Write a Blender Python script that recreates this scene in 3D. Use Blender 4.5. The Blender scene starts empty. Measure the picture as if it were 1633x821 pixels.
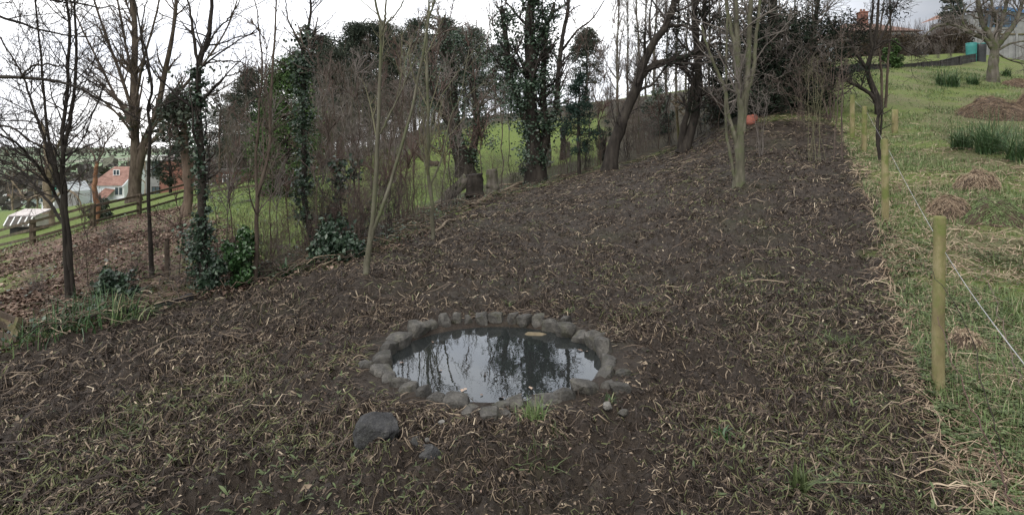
import bpy, bmesh, math, random
import numpy as np
from mathutils import Vector, Matrix

# ------------------------------------------------------------------ camera, world, sun
SC = bpy.context.scene
COL = SC.collection
F, HZ, CZ = 934.0, 240.0, 1.70          # focal length and horizon row measured in the photograph, eye height

cam_d = bpy.data.cameras.new('camera'); cam = bpy.data.objects.new('camera', cam_d); COL.objects.link(cam)
cam.location = (0, 0, CZ); cam.rotation_euler = (math.radians(90), 0, 0)
cam_d.sensor_width = 36; cam_d.lens = F/1633*36; cam_d.shift_y = -(410.5-HZ)/1633
cam_d.clip_start = 0.05; cam_d.clip_end = 9000
SC.camera = cam

SUN_EL, SUN_ROT = math.radians(48), math.radians(200)
world = bpy.data.worlds.new('World'); SC.world = world; world.use_nodes = True
wn, wl = world.node_tree.nodes, world.node_tree.links; wn.clear()
w_out = wn.new('ShaderNodeOutputWorld'); w_bg = wn.new('ShaderNodeBackground'); w_bg.inputs['Strength'].default_value = 0.10
sky = wn.new('ShaderNodeTexSky'); sky.sky_type = 'NISHITA'; sky.sun_disc = False
sky.sun_elevation = SUN_EL; sky.sun_rotation = SUN_ROT; sky.air_density = 1.0; sky.dust_density = 2.0
tc = wn.new('ShaderNodeTexCoord')
def wnode(t, **kw):
    n = wn.new(t)
    for k, v in kw.items(): setattr(n, k, v)
    return n
mp = wnode('ShaderNodeMapping'); mp.inputs['Scale'].default_value = (1.0, 1.0, 3.2)
wl.new(tc.outputs['Generated'], mp.inputs['Vector'])
nz = wnode('ShaderNodeTexNoise'); nz.inputs['Scale'].default_value = 2.6; nz.inputs['Detail'].default_value = 6; nz.inputs['Roughness'].default_value = .55
wl.new(mp.outputs['Vector'], nz.inputs['Vector'])
cr = wnode('ShaderNodeValToRGB')
cr.color_ramp.elements[0].position = .30; cr.color_ramp.elements[0].color = (.58, .61, .69, 1)
cr.color_ramp.elements[1].position = .62; cr.color_ramp.elements[1].color = (1, .99, .975, 1)
wl.new(nz.outputs['Fac'], cr.inputs['Fac'])
# the cloud deck is thicker and greyer towards the right (uphill) side
sx = wnode('ShaderNodeSeparateXYZ'); wl.new(tc.outputs['Generated'], sx.inputs[0])
mr = wnode('ShaderNodeMapRange'); mr.interpolation_type = 'SMOOTHSTEP'
for k, v in (('From Min', .30), ('From Max', .62), ('To Min', 19.0), ('To Max', 5.2)): mr.inputs[k].default_value = v
wl.new(sx.outputs['X'], mr.inputs['Value'])
vm = wnode('ShaderNodeVectorMath', operation='SCALE'); wl.new(cr.outputs['Color'], vm.inputs[0]); wl.new(mr.outputs[0], vm.inputs['Scale'])
mx = wnode('ShaderNodeMix', data_type='RGBA'); mx.inputs[0].default_value = .88
wl.new(sky.outputs['Color'], mx.inputs[6]); wl.new(vm.outputs[0], mx.inputs[7])
wl.new(mx.outputs[2], w_bg.inputs['Color']); wl.new(w_bg.outputs[0], w_out.inputs['Surface'])

sun_d = bpy.data.lights.new('sun', 'SUN'); sun_d.energy = 1.1; sun_d.angle = math.radians(18); sun_d.color = (1, .93, .82)
sun = bpy.data.objects.new('sun', sun_d); COL.objects.link(sun)
sun.rotation_euler = (math.radians(90)-SUN_EL, 0, math.radians(180)-SUN_ROT)
sun.location = (0, -20, 40)

SC.view_settings.view_transform = 'Standard'; SC.view_settings.look = 'None'
SC.view_settings.exposure = 0.38; SC.view_settings.gamma = 1.0
SC.render.film_transparent = False
SC.cycles.max_bounces = 6; SC.cycles.diffuse_bounces = 3; SC.cycles.transparent_max_bounces = 8

# ------------------------------------------------------------------ helpers
rng = np.random.default_rng(7)
def tag(o, label=None, cat=None, group=None, kind=None):
    if label: o['label'] = label
    if cat: o['category'] = cat
    if group: o['group'] = group
    if kind: o['kind'] = kind
    return o
def empty(name, loc, label=None, cat=None, group=None):
    o = bpy.data.objects.new(name, None); COL.objects.link(o); o.location = tuple(float(c) for c in loc); o.empty_display_size = .1
    return tag(o, label, cat, group)
def link_mesh(name, me, mat, parent=None):
    if mat is not None and not me.materials: me.materials.append(mat)
    o = bpy.data.objects.new(name, me); COL.objects.link(o)
    if parent is not None: o.parent = parent
    return o
def np_mesh(name, V, faces, mat, parent=None, tint=None, smooth=True, origin=None, attrs=None):
    """faces: list of int arrays (n,3) or (n,4)"""
    V = np.asarray(V, np.float32)
    if origin is not None: V = V-np.asarray(origin, np.float32)
    me = bpy.data.meshes.new(name)
    faces = [np.asarray(f, np.int32) for f in faces if len(f)]
    nl = sum(f.size for f in faces); nf = sum(len(f) for f in faces)
    me.vertices.add(len(V)); me.vertices.foreach_set('co', V.ravel())
    me.loops.add(nl); me.polygons.add(nf)
    me.loops.foreach_set('vertex_index', np.concatenate([f.ravel() for f in faces]))
    tot = np.concatenate([np.full(len(f), f.shape[1], np.int32) for f in faces])
    st = np.concatenate([[0], np.cumsum(tot)[:-1]]).astype(np.int32)
    me.polygons.foreach_set('loop_start', st)
    me.polygons.foreach_set('use_smooth', np.full(nf, smooth, bool))
    me.update(calc_edges=True)
    if tint is not None: attrs = dict(attrs or {}, tint=tint)
    for k, a in (attrs or {}).items():
        at_ = me.attributes.new(k, 'FLOAT', 'POINT'); at_.data.foreach_set('value', np.asarray(a, np.float32).ravel())
    return link_mesh(name, me, mat, parent)
def copy_tree(o, parent=None):
    c = o.copy(); COL.objects.link(c)
    if parent is not None: c.parent = parent
    for ch in list(o.children): copy_tree(ch, c)
    return c
def nrm(a): return a/np.maximum(np.linalg.norm(a, axis=-1, keepdims=True), 1e-9)

# ---- value noise
def _h(ix, iy, iz, s):
    n = (ix.astype(np.int64)*374761393+iy.astype(np.int64)*668265263+iz.astype(np.int64)*2147483647+s*1274126177) & 0xffffffff
    n = ((n ^ (n >> 13))*1274126177) & 0xffffffff
    return ((n ^ (n >> 16)) & 0xffff)/65535.0
def vnoise(x, y, z=0, seed=0):
    x, y, z = np.broadcast_arrays(np.asarray(x, float), np.asarray(y, float), np.asarray(z, float))
    ix, iy, iz = np.floor(x), np.floor(y), np.floor(z); fx, fy, fz = x-ix, y-iy, z-iz
    fx, fy, fz = [f*f*(3-2*f) for f in (fx, fy, fz)]
    def L(dz):
        a = _h(ix, iy, iz+dz, seed)*(1-fx)+_h(ix+1, iy, iz+dz, seed)*fx
        b = _h(ix, iy+1, iz+dz, seed)*(1-fx)+_h(ix+1, iy+1, iz+dz, seed)*fx
        return a*(1-fy)+b*fy
    return L(0)*(1-fz)+L(1)*fz
def fbm(x, y, z=0, oct=4, seed=0):
    s, a, t = 0, 1, 0
    for i in range(oct):
        s = s+a*vnoise(x*2**i+i*17.3, y*2**i-i*9.1, np.asarray(z)*2**i, seed+i); t += a; a *= .5
    return s/t
def sstep(a, b, x):
    t = np.clip((x-a)/(b-a), 0, 1); return t*t*(3-2*t)

# ------------------------------------------------------------------ terrain: surveyed heights, thin-plate interpolation
XYZ = np.array([(-5.25,6,-0.36),(-3.5,4,-0.27),(-2.62,3,-0.17),(-5.6,7.4,-0.2),(-5.31,8.6,-0.14),(-4.31,8.1,-0.19),(-3.7,8.3,-0.17),(-1.86,7.4,0.12),(-1.46,10.8,0.08),(-1.09,18,0.16),(1.03,25,0.36),(3.62,22,0.99),(6.66,23,1.63),(4.88,12.6,0.96),(7.68,15,1.46),(5.74,9,0.64),(9.48,15.8,1.7),(2.91,4,0.05),(2.49,2.85,-0.07),(4.9,5.6,0.14),(8.74,10,1.06),(11.29,14,1.7),(16.46,20,2.88),(22.16,27,4.88),(25.61,35,6.8),(17.71,31,5.95),(13.16,21,3.05),(31.47,36,6.79),(9.75,21,3),(8.58,21,2.71),(11.55,21,2.91),(10,28,3.5),(7.5,30,2.41),(2.86,32,1.36),(4.11,46,4.41),(-0.78,44,2.88),(-6.43,44,1.23),(-2.14,30,0.09),(-3.35,20,-0.23),(-5.92,15.5,0.12),(-7.4,14.5,-0.09),(-8.4,22,0.29),(-10.28,22,0),(-8.05,12.2,-0.39),(-8.05,10.5,-0.44),(-8.04,9.2,-0.57),(-18.36,21,-1.9),(-14.27,20,-0.76),(-12.74,21,-0.44),(-20.46,25,-2.26),(-15.2,24,-0.87),(-12.76,24.5,-0.08),(-28.5,36,-2.85),(-30.42,42,-2.35),(-31.47,36,-3.23),(-48.08,55,-4.48),(-52.32,75,-4.88),(-94.4,110,-8.9),(-30.33,50,-2.05),(-262.26,300,-17.57),(-214.08,300,-15.97),(-611.94,700,-22.28),(-462.04,700,-20.78),(-1311.3,1500,-14.36),(-990.1,1500,-14.36),(-2272.91,2600,-6.65),(-1576.98,2600,-6.65),(-26.76,60,-0.87),(-20.33,60,-0.23),(-7.48,60,4.27),(-0,6.4,0.06),(1.3,6.6,0),(-1.18,5.1,-0.05),(0.9,4.6,-0.07),(-0,2.75,-0.01),(-1.25,2.8,-0.04),(1.15,2.8,-0.04),(3.05,5.9,0.06),(-2.71,4.9,-0.19),(0,0,0.05),(-3,0,-0.15),(3,0,0),(0,-6,-0.4),(-8,-4,-0.8),(8,-4,0),(0,3.65,0.05),(-1.15,4.8,0.05),(0.95,4.8,0.06),(0,5.95,0.09),(34,43,8.9),(26,46,8.9),(40,60,9.2),(25,65,9.2),(50,70,9.5),(22,50,7.6),(0,100,6),(40,150,12),(-40,100,-1),(200,400,25),(0,500,10),(-20,-60,-5),(60,-30,5),(0,-600,-10),(-600,-300,-20),(600,0,10),(800,1500,20),(0,2500,10),(0,-3000,0),(-3000,0,0),(3000,0,10),(-60,10,-7),(-20,0,-3),(-300,60,-20)])
def warp(x, y):
    r = np.sqrt(x*x+y*y)+1e-6; s = np.log1p(r/3)/r
    return x*s, y*s, r
def _tps(r2): return np.where(r2 > 0, r2*np.log(np.maximum(r2, 1e-12)), 0)
_wx, _wy, _wr = warp(XYZ[:, 0], XYZ[:, 1]); _n = len(_wx)
_A = np.zeros((_n+3, _n+3)); _A[:_n, :_n] = _tps((_wx[:, None]-_wx)**2+(_wy[:, None]-_wy)**2)+np.eye(_n)*.002
_Pm = np.stack([np.ones(_n), _wx, _wy], 1); _A[:_n, _n:] = _Pm; _A[_n:, :_n] = _Pm.T
_W = np.linalg.solve(_A, np.r_[XYZ[:, 2]/(_wr+4), 0, 0, 0])
PC = np.array([-.14, 4.79]); PR = .84      # pond centre and water radius
def Z0(x, y):
    x = np.asarray(x, float); y = np.asarray(y, float); sh = x.shape; x = x.ravel(); y = y.ravel(); out = np.empty(len(x))
    for s in range(0, len(x), 20000):
        a, b, r = warp(x[s:s+20000], y[s:s+20000])
        out[s:s+20000] = (_tps((a[:, None]-_wx)**2+(b[:, None]-_wy)**2)@_W[:_n]+_W[_n]+_W[_n+1]*a+_W[_n+2]*b)*(r+4)
    return out.reshape(sh)
def Z(x, y):
    """ground height with low bumps and the pond basin"""
    x = np.asarray(x, float); y = np.asarray(y, float)
    z = Z0(x, y); r = np.hypot(x, y)
    amp = np.clip(1-r/60, 0, 1)
    z = z+amp*((fbm(x*.9, y*.9, 0, 3, 5)-.5)*.10+(fbm(x*4.5, y*4.5, 0, 2, 9)-.5)*.045)
    q = np.hypot(x-PC[0], y-PC[1])
    w = sstep(1.75, 1.0, q); z = z*(1-w)+.035*w
    z = np.where(q < .93, np.minimum(z, .035-.38*sstep(.93, .55, q)), z)
    return z
def P(u, v, d):
    """point seen at photo pixel (u,v) at distance d (metres, along the view axis)"""
    return np.array([(u-816.5)/F*d, d, CZ+(HZ-v)/F*d])
_D = np.geomspace(1.5, 400, 2600)
def at(u, v):
    """ground point seen at photo pixel (u,v)"""
    x = (u-816.5)/F*_D; h = np.where(CZ+(HZ-v)/F*_D < Z(x, _D))[0]
    d = _D[h[0]] if len(h) else 60.
    return np.array([(u-816.5)/F*d, d, float(Z(np.array([(u-816.5)/F*d]), np.array([d]))[0])])
def gz(x, y): return float(Z(np.array([float(x)]), np.array([float(y)]))[0])

# ---- ground zones (plan polygons)
def poly(px): return np.array([at(u, v)[:2] for u, v in px])
SOIL = np.vstack([poly([(0, 562), (60, 532), (130, 517), (230, 492), (300, 474), (400, 452), (520, 427), (600, 397), (700, 352), (790, 317), (870, 294), (960, 270), (1060, 242), (1130, 212), (1180, 202), (1250, 192), (1330, 192)]),
                  poly([(1345, 215), (1367, 262), (1402, 340), (1425, 420), (1460, 520), (1503, 630), (1545, 720), (1590, 821)]), [(1.2, .8), (1.0, -6), (-9, -6), (-9, 3)]])
LEAF = np.vstack([poly([(0, 562), (0, 400), (60, 383), (120, 372), (222, 343), (300, 330), (330, 345), (345, 400), (348, 462), (300, 474), (230, 492), (130, 517), (60, 532)])])
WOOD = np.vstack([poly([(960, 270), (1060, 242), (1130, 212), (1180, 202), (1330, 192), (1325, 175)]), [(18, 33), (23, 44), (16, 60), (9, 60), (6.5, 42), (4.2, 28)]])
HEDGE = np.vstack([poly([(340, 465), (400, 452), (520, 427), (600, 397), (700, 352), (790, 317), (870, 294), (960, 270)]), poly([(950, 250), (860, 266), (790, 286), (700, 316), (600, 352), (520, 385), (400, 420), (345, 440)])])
FARW = np.array([(-16, 58), (0, 51), (3.6, 43.5), (6.6, 44), (9, 60), (14, 95), (-12, 95), (-24, 75)], float)
def pdist(poly_, x, y):
    """signed distance (positive inside)"""
    x = np.asarray(x, float); y = np.asarray(y, float); d = np.full(x.shape, 1e9); ins = np.zeros(x.shape, bool); m = len(poly_)
    for i in range(m):
        ax, ay = poly_[i]; bx, by = poly_[(i+1) % m]; ex, ey = bx-ax, by-ay; t = np.clip(((x-ax)*ex+(y-ay)*ey)/(ex*ex+ey*ey+1e-12), 0, 1)
        d = np.minimum(d, np.hypot(x-ax-t*ex, y-ay-t*ey))
        c = (ay > y) != (by > y); ins ^= c & (x < (bx-ax)*(y-ay)/(by-ay+1e-12)+ax)
    return np.where(ins, d, -d)
def zones(x, y):
    nn = (fbm(x*1.3, y*1.3, 0, 3, 21)-.5)
    so = sstep(-.22, .22, pdist(SOIL, x, y)+nn*.7); le = sstep(-.4, .6, pdist(LEAF, x, y)+nn*1.5)
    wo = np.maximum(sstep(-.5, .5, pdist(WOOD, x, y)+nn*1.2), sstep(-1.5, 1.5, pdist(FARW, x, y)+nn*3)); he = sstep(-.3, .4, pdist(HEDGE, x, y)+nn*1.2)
    return so, le, np.maximum(wo, he*.9)

# ------------------------------------------------------------------ materials
def new_mat(name):
    m = bpy.data.materials.new(name); m.use_nodes = True; nt = m.node_tree
    b = nt.nodes['Principled BSDF']
    return m, nt, b
def ramp(nt, stops, fac):
    r = nt.nodes.new('ShaderNodeValToRGB'); e = r.color_ramp.elements
    while len(e) < len(stops): e.new(.5)
    for el, (p, c) in zip(e, stops): el.position = p; el.color = (*c, 1)
    nt.links.new(fac, r.inputs['Fac']); return r.outputs['Color']
def noise(nt, scale, detail=4, rough=.6, coord='Object', vec=None, dist=0):
    n = nt.nodes.new('ShaderNodeTexNoise'); n.inputs['Scale'].default_value = scale; n.inputs['Detail'].default_value = detail; n.inputs['Roughness'].default_value = rough
    n.inputs['Distortion'].default_value = dist
    if vec is None:
        t = nt.nodes.new('ShaderNodeTexCoord'); vec = t.outputs[coord]
    nt.links.new(vec, n.inputs['Vector']); return n.outputs['Fac']
def attr(nt, name):
    a = nt.nodes.new('ShaderNodeAttribute'); a.attribute_name = name; return a.outputs['Fac']
def mixc(nt, fac, a, b, mode='MIX'):
    m = nt.nodes.new('ShaderNodeMix'); m.data_type = 'RGBA'; m.blend_type = mode
    for s, v in ((0, fac), (6, a), (7, b)):
        if hasattr(v, 'is_output'): nt.links.new(v, m.inputs[s])
        else: m.inputs[s].default_value = (*v, 1) if isinstance(v, tuple) else v
    return m.outputs[2]
def mth(nt, op, a, b=None, clamp=False):
    m = nt.nodes.new('ShaderNodeMath'); m.operation = op; m.use_clamp = clamp
    for s, v in ((0, a), (1, b)):
        if v is None: continue
        if hasattr(v, 'is_output'): nt.links.new(v, m.inputs[s])
        else: m.inputs[s].default_value = v
    return m.outputs[0]
def bump(nt, b, h, strength=.5, dist=.02):
    n = nt.nodes.new('ShaderNodeBump'); n.inputs['Strength'].default_value = strength; n.inputs['Distance'].default_value = dist
    nt.links.new(h, n.inputs['Height']); nt.links.new(n.outputs[0], b.inputs['Normal'])
def tint_mat(name, stops, rough=.7, spec=.3, transl=0):
    m, nt, b = new_mat(name)
    nt.links.new(ramp(nt, stops, attr(nt, 'tint')), b.inputs['Base Color'])
    b.inputs['Roughness'].default_value = rough; b.inputs['Specular IOR Level'].default_value = spec
    return m
def bark_mat(name, c1, c2, c3, scale=6, bscale=18, strength=.6, moss=None):
    m, nt, b = new_mat(name)
    t = nt.nodes.new('ShaderNodeTexCoord'); mp_ = nt.nodes.new('ShaderNodeMapping'); mp_.inputs['Scale'].default_value = (1, 1, .28)
    nt.links.new(t.outputs['Object'], mp_.inputs['Vector'])
    n1 = noise(nt, scale, 6, .65, vec=mp_.outputs[0]); col = ramp(nt, [(.3, c1), (.5, c2), (.72, c3)], n1)
    if moss:
        n2 = noise(nt, 3.1, 5, .7); f = ramp(nt, [(.48, (0, 0, 0)), (.62, (1, 1, 1))], n2); col = mixc(nt, f, col, moss)
    nt.links.new(col, b.inputs['Base Color']); b.inputs['Roughness'].default_value = .9; b.inputs['Specular IOR Level'].default_value = .2
    bump(nt, b, noise(nt, bscale*2, 5, .7, vec=mp_.outputs[0]), strength, .02)
    return m
def noisy_mat(name, stops, scale=5, rough=.8, bstr=.3, bscale=30, bdist=.01, detail=5, spec=.3):
    m, nt, b = new_mat(name)
    nt.links.new(ramp(nt, stops, noise(nt, scale, detail, .65)), b.inputs['Base Color']); b.inputs['Roughness'].default_value = rough
    b.inputs['Specular IOR Level'].default_value = spec
    if bstr: bump(nt, b, noise(nt, bscale, 4, .6), bstr, bdist)
    return m

BARK_DARK = bark_mat('bark_dark', (.012, .010, .009), (.030, .025, .021), (.06, .052, .043))
BARK_BROWN = bark_mat('bark_brown', (.035, .026, .020), (.075, .058, .045), (.13, .105, .082))
BARK_GREY = bark_mat('bark_grey', (.045, .040, .034), (.10, .088, .072), (.17, .155, .13), moss=(.06, .07, .03))
BARK_PALE = bark_mat('bark_pale', (.046, .043, .032), (.098, .092, .066), (.165, .155, .12), scale=9, strength=.25, moss=(.085, .095, .05))
BARK_BEIGE = bark_mat('bark_beige', (.11, .085, .06), (.2, .16, .115), (.29, .24, .18))
BARK_ORANGE = bark_mat('bark_orange', (.06, .034, .022), (.20, .10, .055), (.30, .19, .12))
TWIG_DARK = noisy_mat('twig_dark', [(.3, (.020, .016, .015)), (.7, (.055, .045, .040))], 2, .9, 0)
TWIG_BROWN = noisy_mat('twig_brown', [(.3, (.058, .043, .037)), (.7, (.145, .112, .094))], 1.5, .9, 0)
TWIG_GREY = noisy_mat('twig_grey', [(.3, (.08, .067, .060)), (.7, (.20, .175, .158))], 1.5, .9, 0)
TWIG_PALE = noisy_mat('twig_pale', [(.3, (.09, .085, .05)), (.7, (.19, .18, .11))], 2, .8, 0)
TWIG_RED = noisy_mat('twig_red', [(.3, (.055, .034, .030)), (.7, (.135, .088, .074))], 1.5, .9, 0)
IVY = tint_mat('ivy_leaf', [(0, (.011, .022, .014)), (.5, (.028, .052, .030)), (.85, (.052, .085, .050)), (1, (.09, .125, .08))], .38, .5)
LAUREL = tint_mat('laurel_leaf', [(0, (.014, .035, .012)), (.6, (.035, .08, .025)), (1, (.075, .13, .05))], .35, .5)
NEEDLE = tint_mat('conifer_needles', [(0, (.020, .029, .021)), (.6, (.046, .058, .042)), (1, (.085, .097, .070))], .8, .2)  # lightened and greyed: haze over the far pines is put into the colour
NEEDLE_BRIGHT = tint_mat('cypress_needles', [(0, (.020, .042, .014)), (.6, (.055, .10, .030)), (1, (.11, .17, .055))], .7, .2)
NEEDLE_BLUE = tint_mat('spruce_needles', [(0, (.008, .018, .013)), (.6, (.022, .042, .032)), (1, (.045, .075, .06))], .8, .2)
HEDGELEAF = tint_mat('hedge_leaf', [(0, (.03, .022, .014)), (.6, (.07, .055, .036)), (1, (.09, .085, .05))], .85, .2)
STRAW = tint_mat('straw', [(0, (.12, .08, .055)), (.5, (.27, .20, .14)), (1, (.46, .38, .27))], .8, .2)
LITTER = tint_mat('litter', [(0, (.018, .013, .010)), (.30, (.055, .040, .030)), (.55, (.13, .097, .068)), (.76, (.25, .195, .135)), (.90, (.44, .37, .27)), (.94, (.07, .075, .03)), (1, (.13, .14, .06))], .75, .35)
GRASS = tint_mat('grass_blade', [(0, (.045, .07, .022)), (.5, (.10, .15, .05)), (.85, (.16, .21, .085)), (1, (.32, .28, .18))], .6, .35)
SEDGE = tint_mat('sedge_blade', [(0, (.018, .04, .014)), (.6, (.05, .10, .035)), (.9, (.09, .15, .06)), (1, (.22, .2, .1))], .5, .4)
WEED = tint_mat('weed_leaf', [(0, (.025, .035, .012)), (.5, (.055, .075, .026)), (1, (.115, .15, .06))], .6, .35)
DEADLEAF = tint_mat('dead_leaf', [(0, (.045, .026, .02)), (.4, (.13, .086, .064)), (.75, (.24, .17, .13)), (1, (.39, .30, .23))], .75, .3)

# ------------------------------------------------------------------ strand geometry (tubes, ribbons, leaves)
def tubes(Pt, R, m, cap=False):
    n, k, _ = Pt.shape
    T = np.empty_like(Pt); T[:, 1:-1] = Pt[:, 2:]-Pt[:, :-2]; T[:, 0] = Pt[:, 1]-Pt[:, 0]; T[:, -1] = Pt[:, -1]-Pt[:, -2]; T = nrm(T)
    mt = nrm(T.mean(1)); ref = np.where(np.abs(mt[:, 2:3]) < .8, np.array([[0, 0, 1.]]), np.array([[1., 0, 0]]))
    ref = np.repeat(ref[:, None], k, 1); A = nrm(np.cross(T, ref)); B = np.cross(T, A)
    th = np.arange(m)*2*np.pi/m
    V = Pt[:, :, None]+R[:, :, None, None]*(np.cos(th)[None, None, :, None]*A[:, :, None]+np.sin(th)[None, None, :, None]*B[:, :, None])
    i = np.arange(n)[:, None, None]*k*m; j = np.arange(k-1)[None, :, None]*m; a = np.arange(m)[None, None, :]; a2 = (a+1) % m
    Fq = np.stack([i+j+a, i+j+a2, i+j+m+a2, i+j+m+a], -1).reshape(-1, 4)
    return V.reshape(-1, 3), Fq
def ribbons(Pt, Wd, S):
    """flat strips: centre lines (n,k,3), half widths (n,k), side vectors (n,3) or (n,k,3)"""
    n, k, _ = Pt.shape
    if S.ndim == 2: S = np.repeat(S[:, None], k, 1)
    V = np.stack([Pt-Wd[..., None]*S, Pt+Wd[..., None]*S], 2).reshape(-1, 3)
    i = np.arange(n)[:, None]*k*2; j = np.arange(k-1)[None]*2
    return V, np.stack([i+j, i+j+1, i+j+3, i+j+2], -1).reshape(-1, 4)
def leaves(C, size, rng, nrmdir=None, aspect=.6, fold=.25, flat=0.):
    """folded four-cornered leaves at C (n,3); each two triangles hinged on the midrib"""
    n = len(C); size = np.broadcast_to(size, (n,))[:, None]
    N = rng.normal(size=(n, 3)); N = N if nrmdir is None else N*(1-flat)+np.asarray(nrmdir)*(1+flat*2)
    N = nrm(N); A = nrm(np.cross(N, rng.normal(size=(n, 3)))); B = np.cross(N, A)
    b = C-A*size*.5; t = C+A*size*.5; l = C+B*size*.5*aspect+N*size*fold*.5; r = C-B*size*.5*aspect+N*size*fold*.5
    V = np.stack([b, l, t, r], 1).reshape(-1, 3); i = np.arange(n)[:, None]*4
    return V, np.vstack([i+np.array([[0, 2, 1]]), i+np.array([[0, 3, 2]])]).astype(int)
def rep(t, k): return np.repeat(t, k)
class Acc:
    """collects vertices, faces and per-point tint"""
    def __init__(s): s.V = []; s.F = {3: [], 4: []}; s.T = []; s.n = 0
    def add(s, V, Fc, tint=0.5):
        Fc = np.asarray(Fc); s.F[Fc.shape[1]].append(Fc+s.n); s.V.append(V); s.n += len(V)
        s.T.append(np.broadcast_to(tint, (len(V),)).astype(float))
    def build(s, name, mat, parent=None, origin=None, smooth=True):
        if not s.V: return None
        fs = [np.vstack(f) for f in s.F.values() if f]
        return np_mesh(name, np.vstack(s.V), fs, mat, parent, np.concatenate(s.T), smooth, origin)
def resample(pts, k, rng=None, wob=0):
    """Catmull-Rom through control points, k points"""
    p = np.asarray(pts, float)
    if len(p) == 2: p = np.vstack([p[0], (p[0]+p[1])/2, p[1]])
    q = np.vstack([2*p[0]-p[1], p, 2*p[-1]-p[-2]]); m = len(p)-1
    t = np.linspace(0, m-1e-6, k); i = t.astype(int); f = (t-i)[:, None]
    a, b, c, d = q[i], q[i+1], q[i+2], q[i+3]
    o = .5*((2*b)+(c-a)*f+(2*a-5*b+4*c-d)*f*f+(3*b-a-3*c+d)*f**3)
    if wob: o[1:-1] += rng.normal(size=(k-2, 3))*wob
    return o
KP = 14
def grow(Pt, R, n, L, ang, tr, up, wig, k, ratio, rng, rmin=.0025, side=None):
    """spawn n child branches on the parent polylines (vectorised)"""
    sl = np.linalg.norm(np.diff(Pt, axis=1), axis=2).sum(1); pi = rng.choice(len(Pt), n, p=sl/sl.sum())
    t = rng.uniform(*tr, n); K = Pt.shape[1]; f = t*(K-1); i = np.minimum(f.astype(int), K-2); f = (f-i)[:, None]
    p0 = Pt[pi, i]*(1-f)+Pt[pi, i+1]*f; tan = nrm(Pt[pi, i+1]-Pt[pi, i]); r = R[pi, i]*(1-f[:, 0])+R[pi, i+1]*f[:, 0]
    perp = nrm(np.cross(tan, rng.normal(size=(n, 3))))
    if side is not None: perp = nrm(perp+np.asarray(side))
    a = np.radians(rng.uniform(*ang, n))[:, None]; d = np.cos(a)*tan+np.sin(a)*perp
    Ln = rng.uniform(*L, n)*(1.1-.55*t)
    out = np.empty((n, k, 3)); out[:, 0] = p0
    for s in range(1, k):
        d = nrm(d+rng.normal(size=(n, 3))*wig+np.array([0, 0, up])); out[:, s] = out[:, s-1]+d*(Ln/(k-1))[:, None]
    r0 = np.maximum(r*ratio, rmin)
    return out, np.maximum(r0[:, None]*np.linspace(1, .3, k)[None], rmin*.8)

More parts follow.
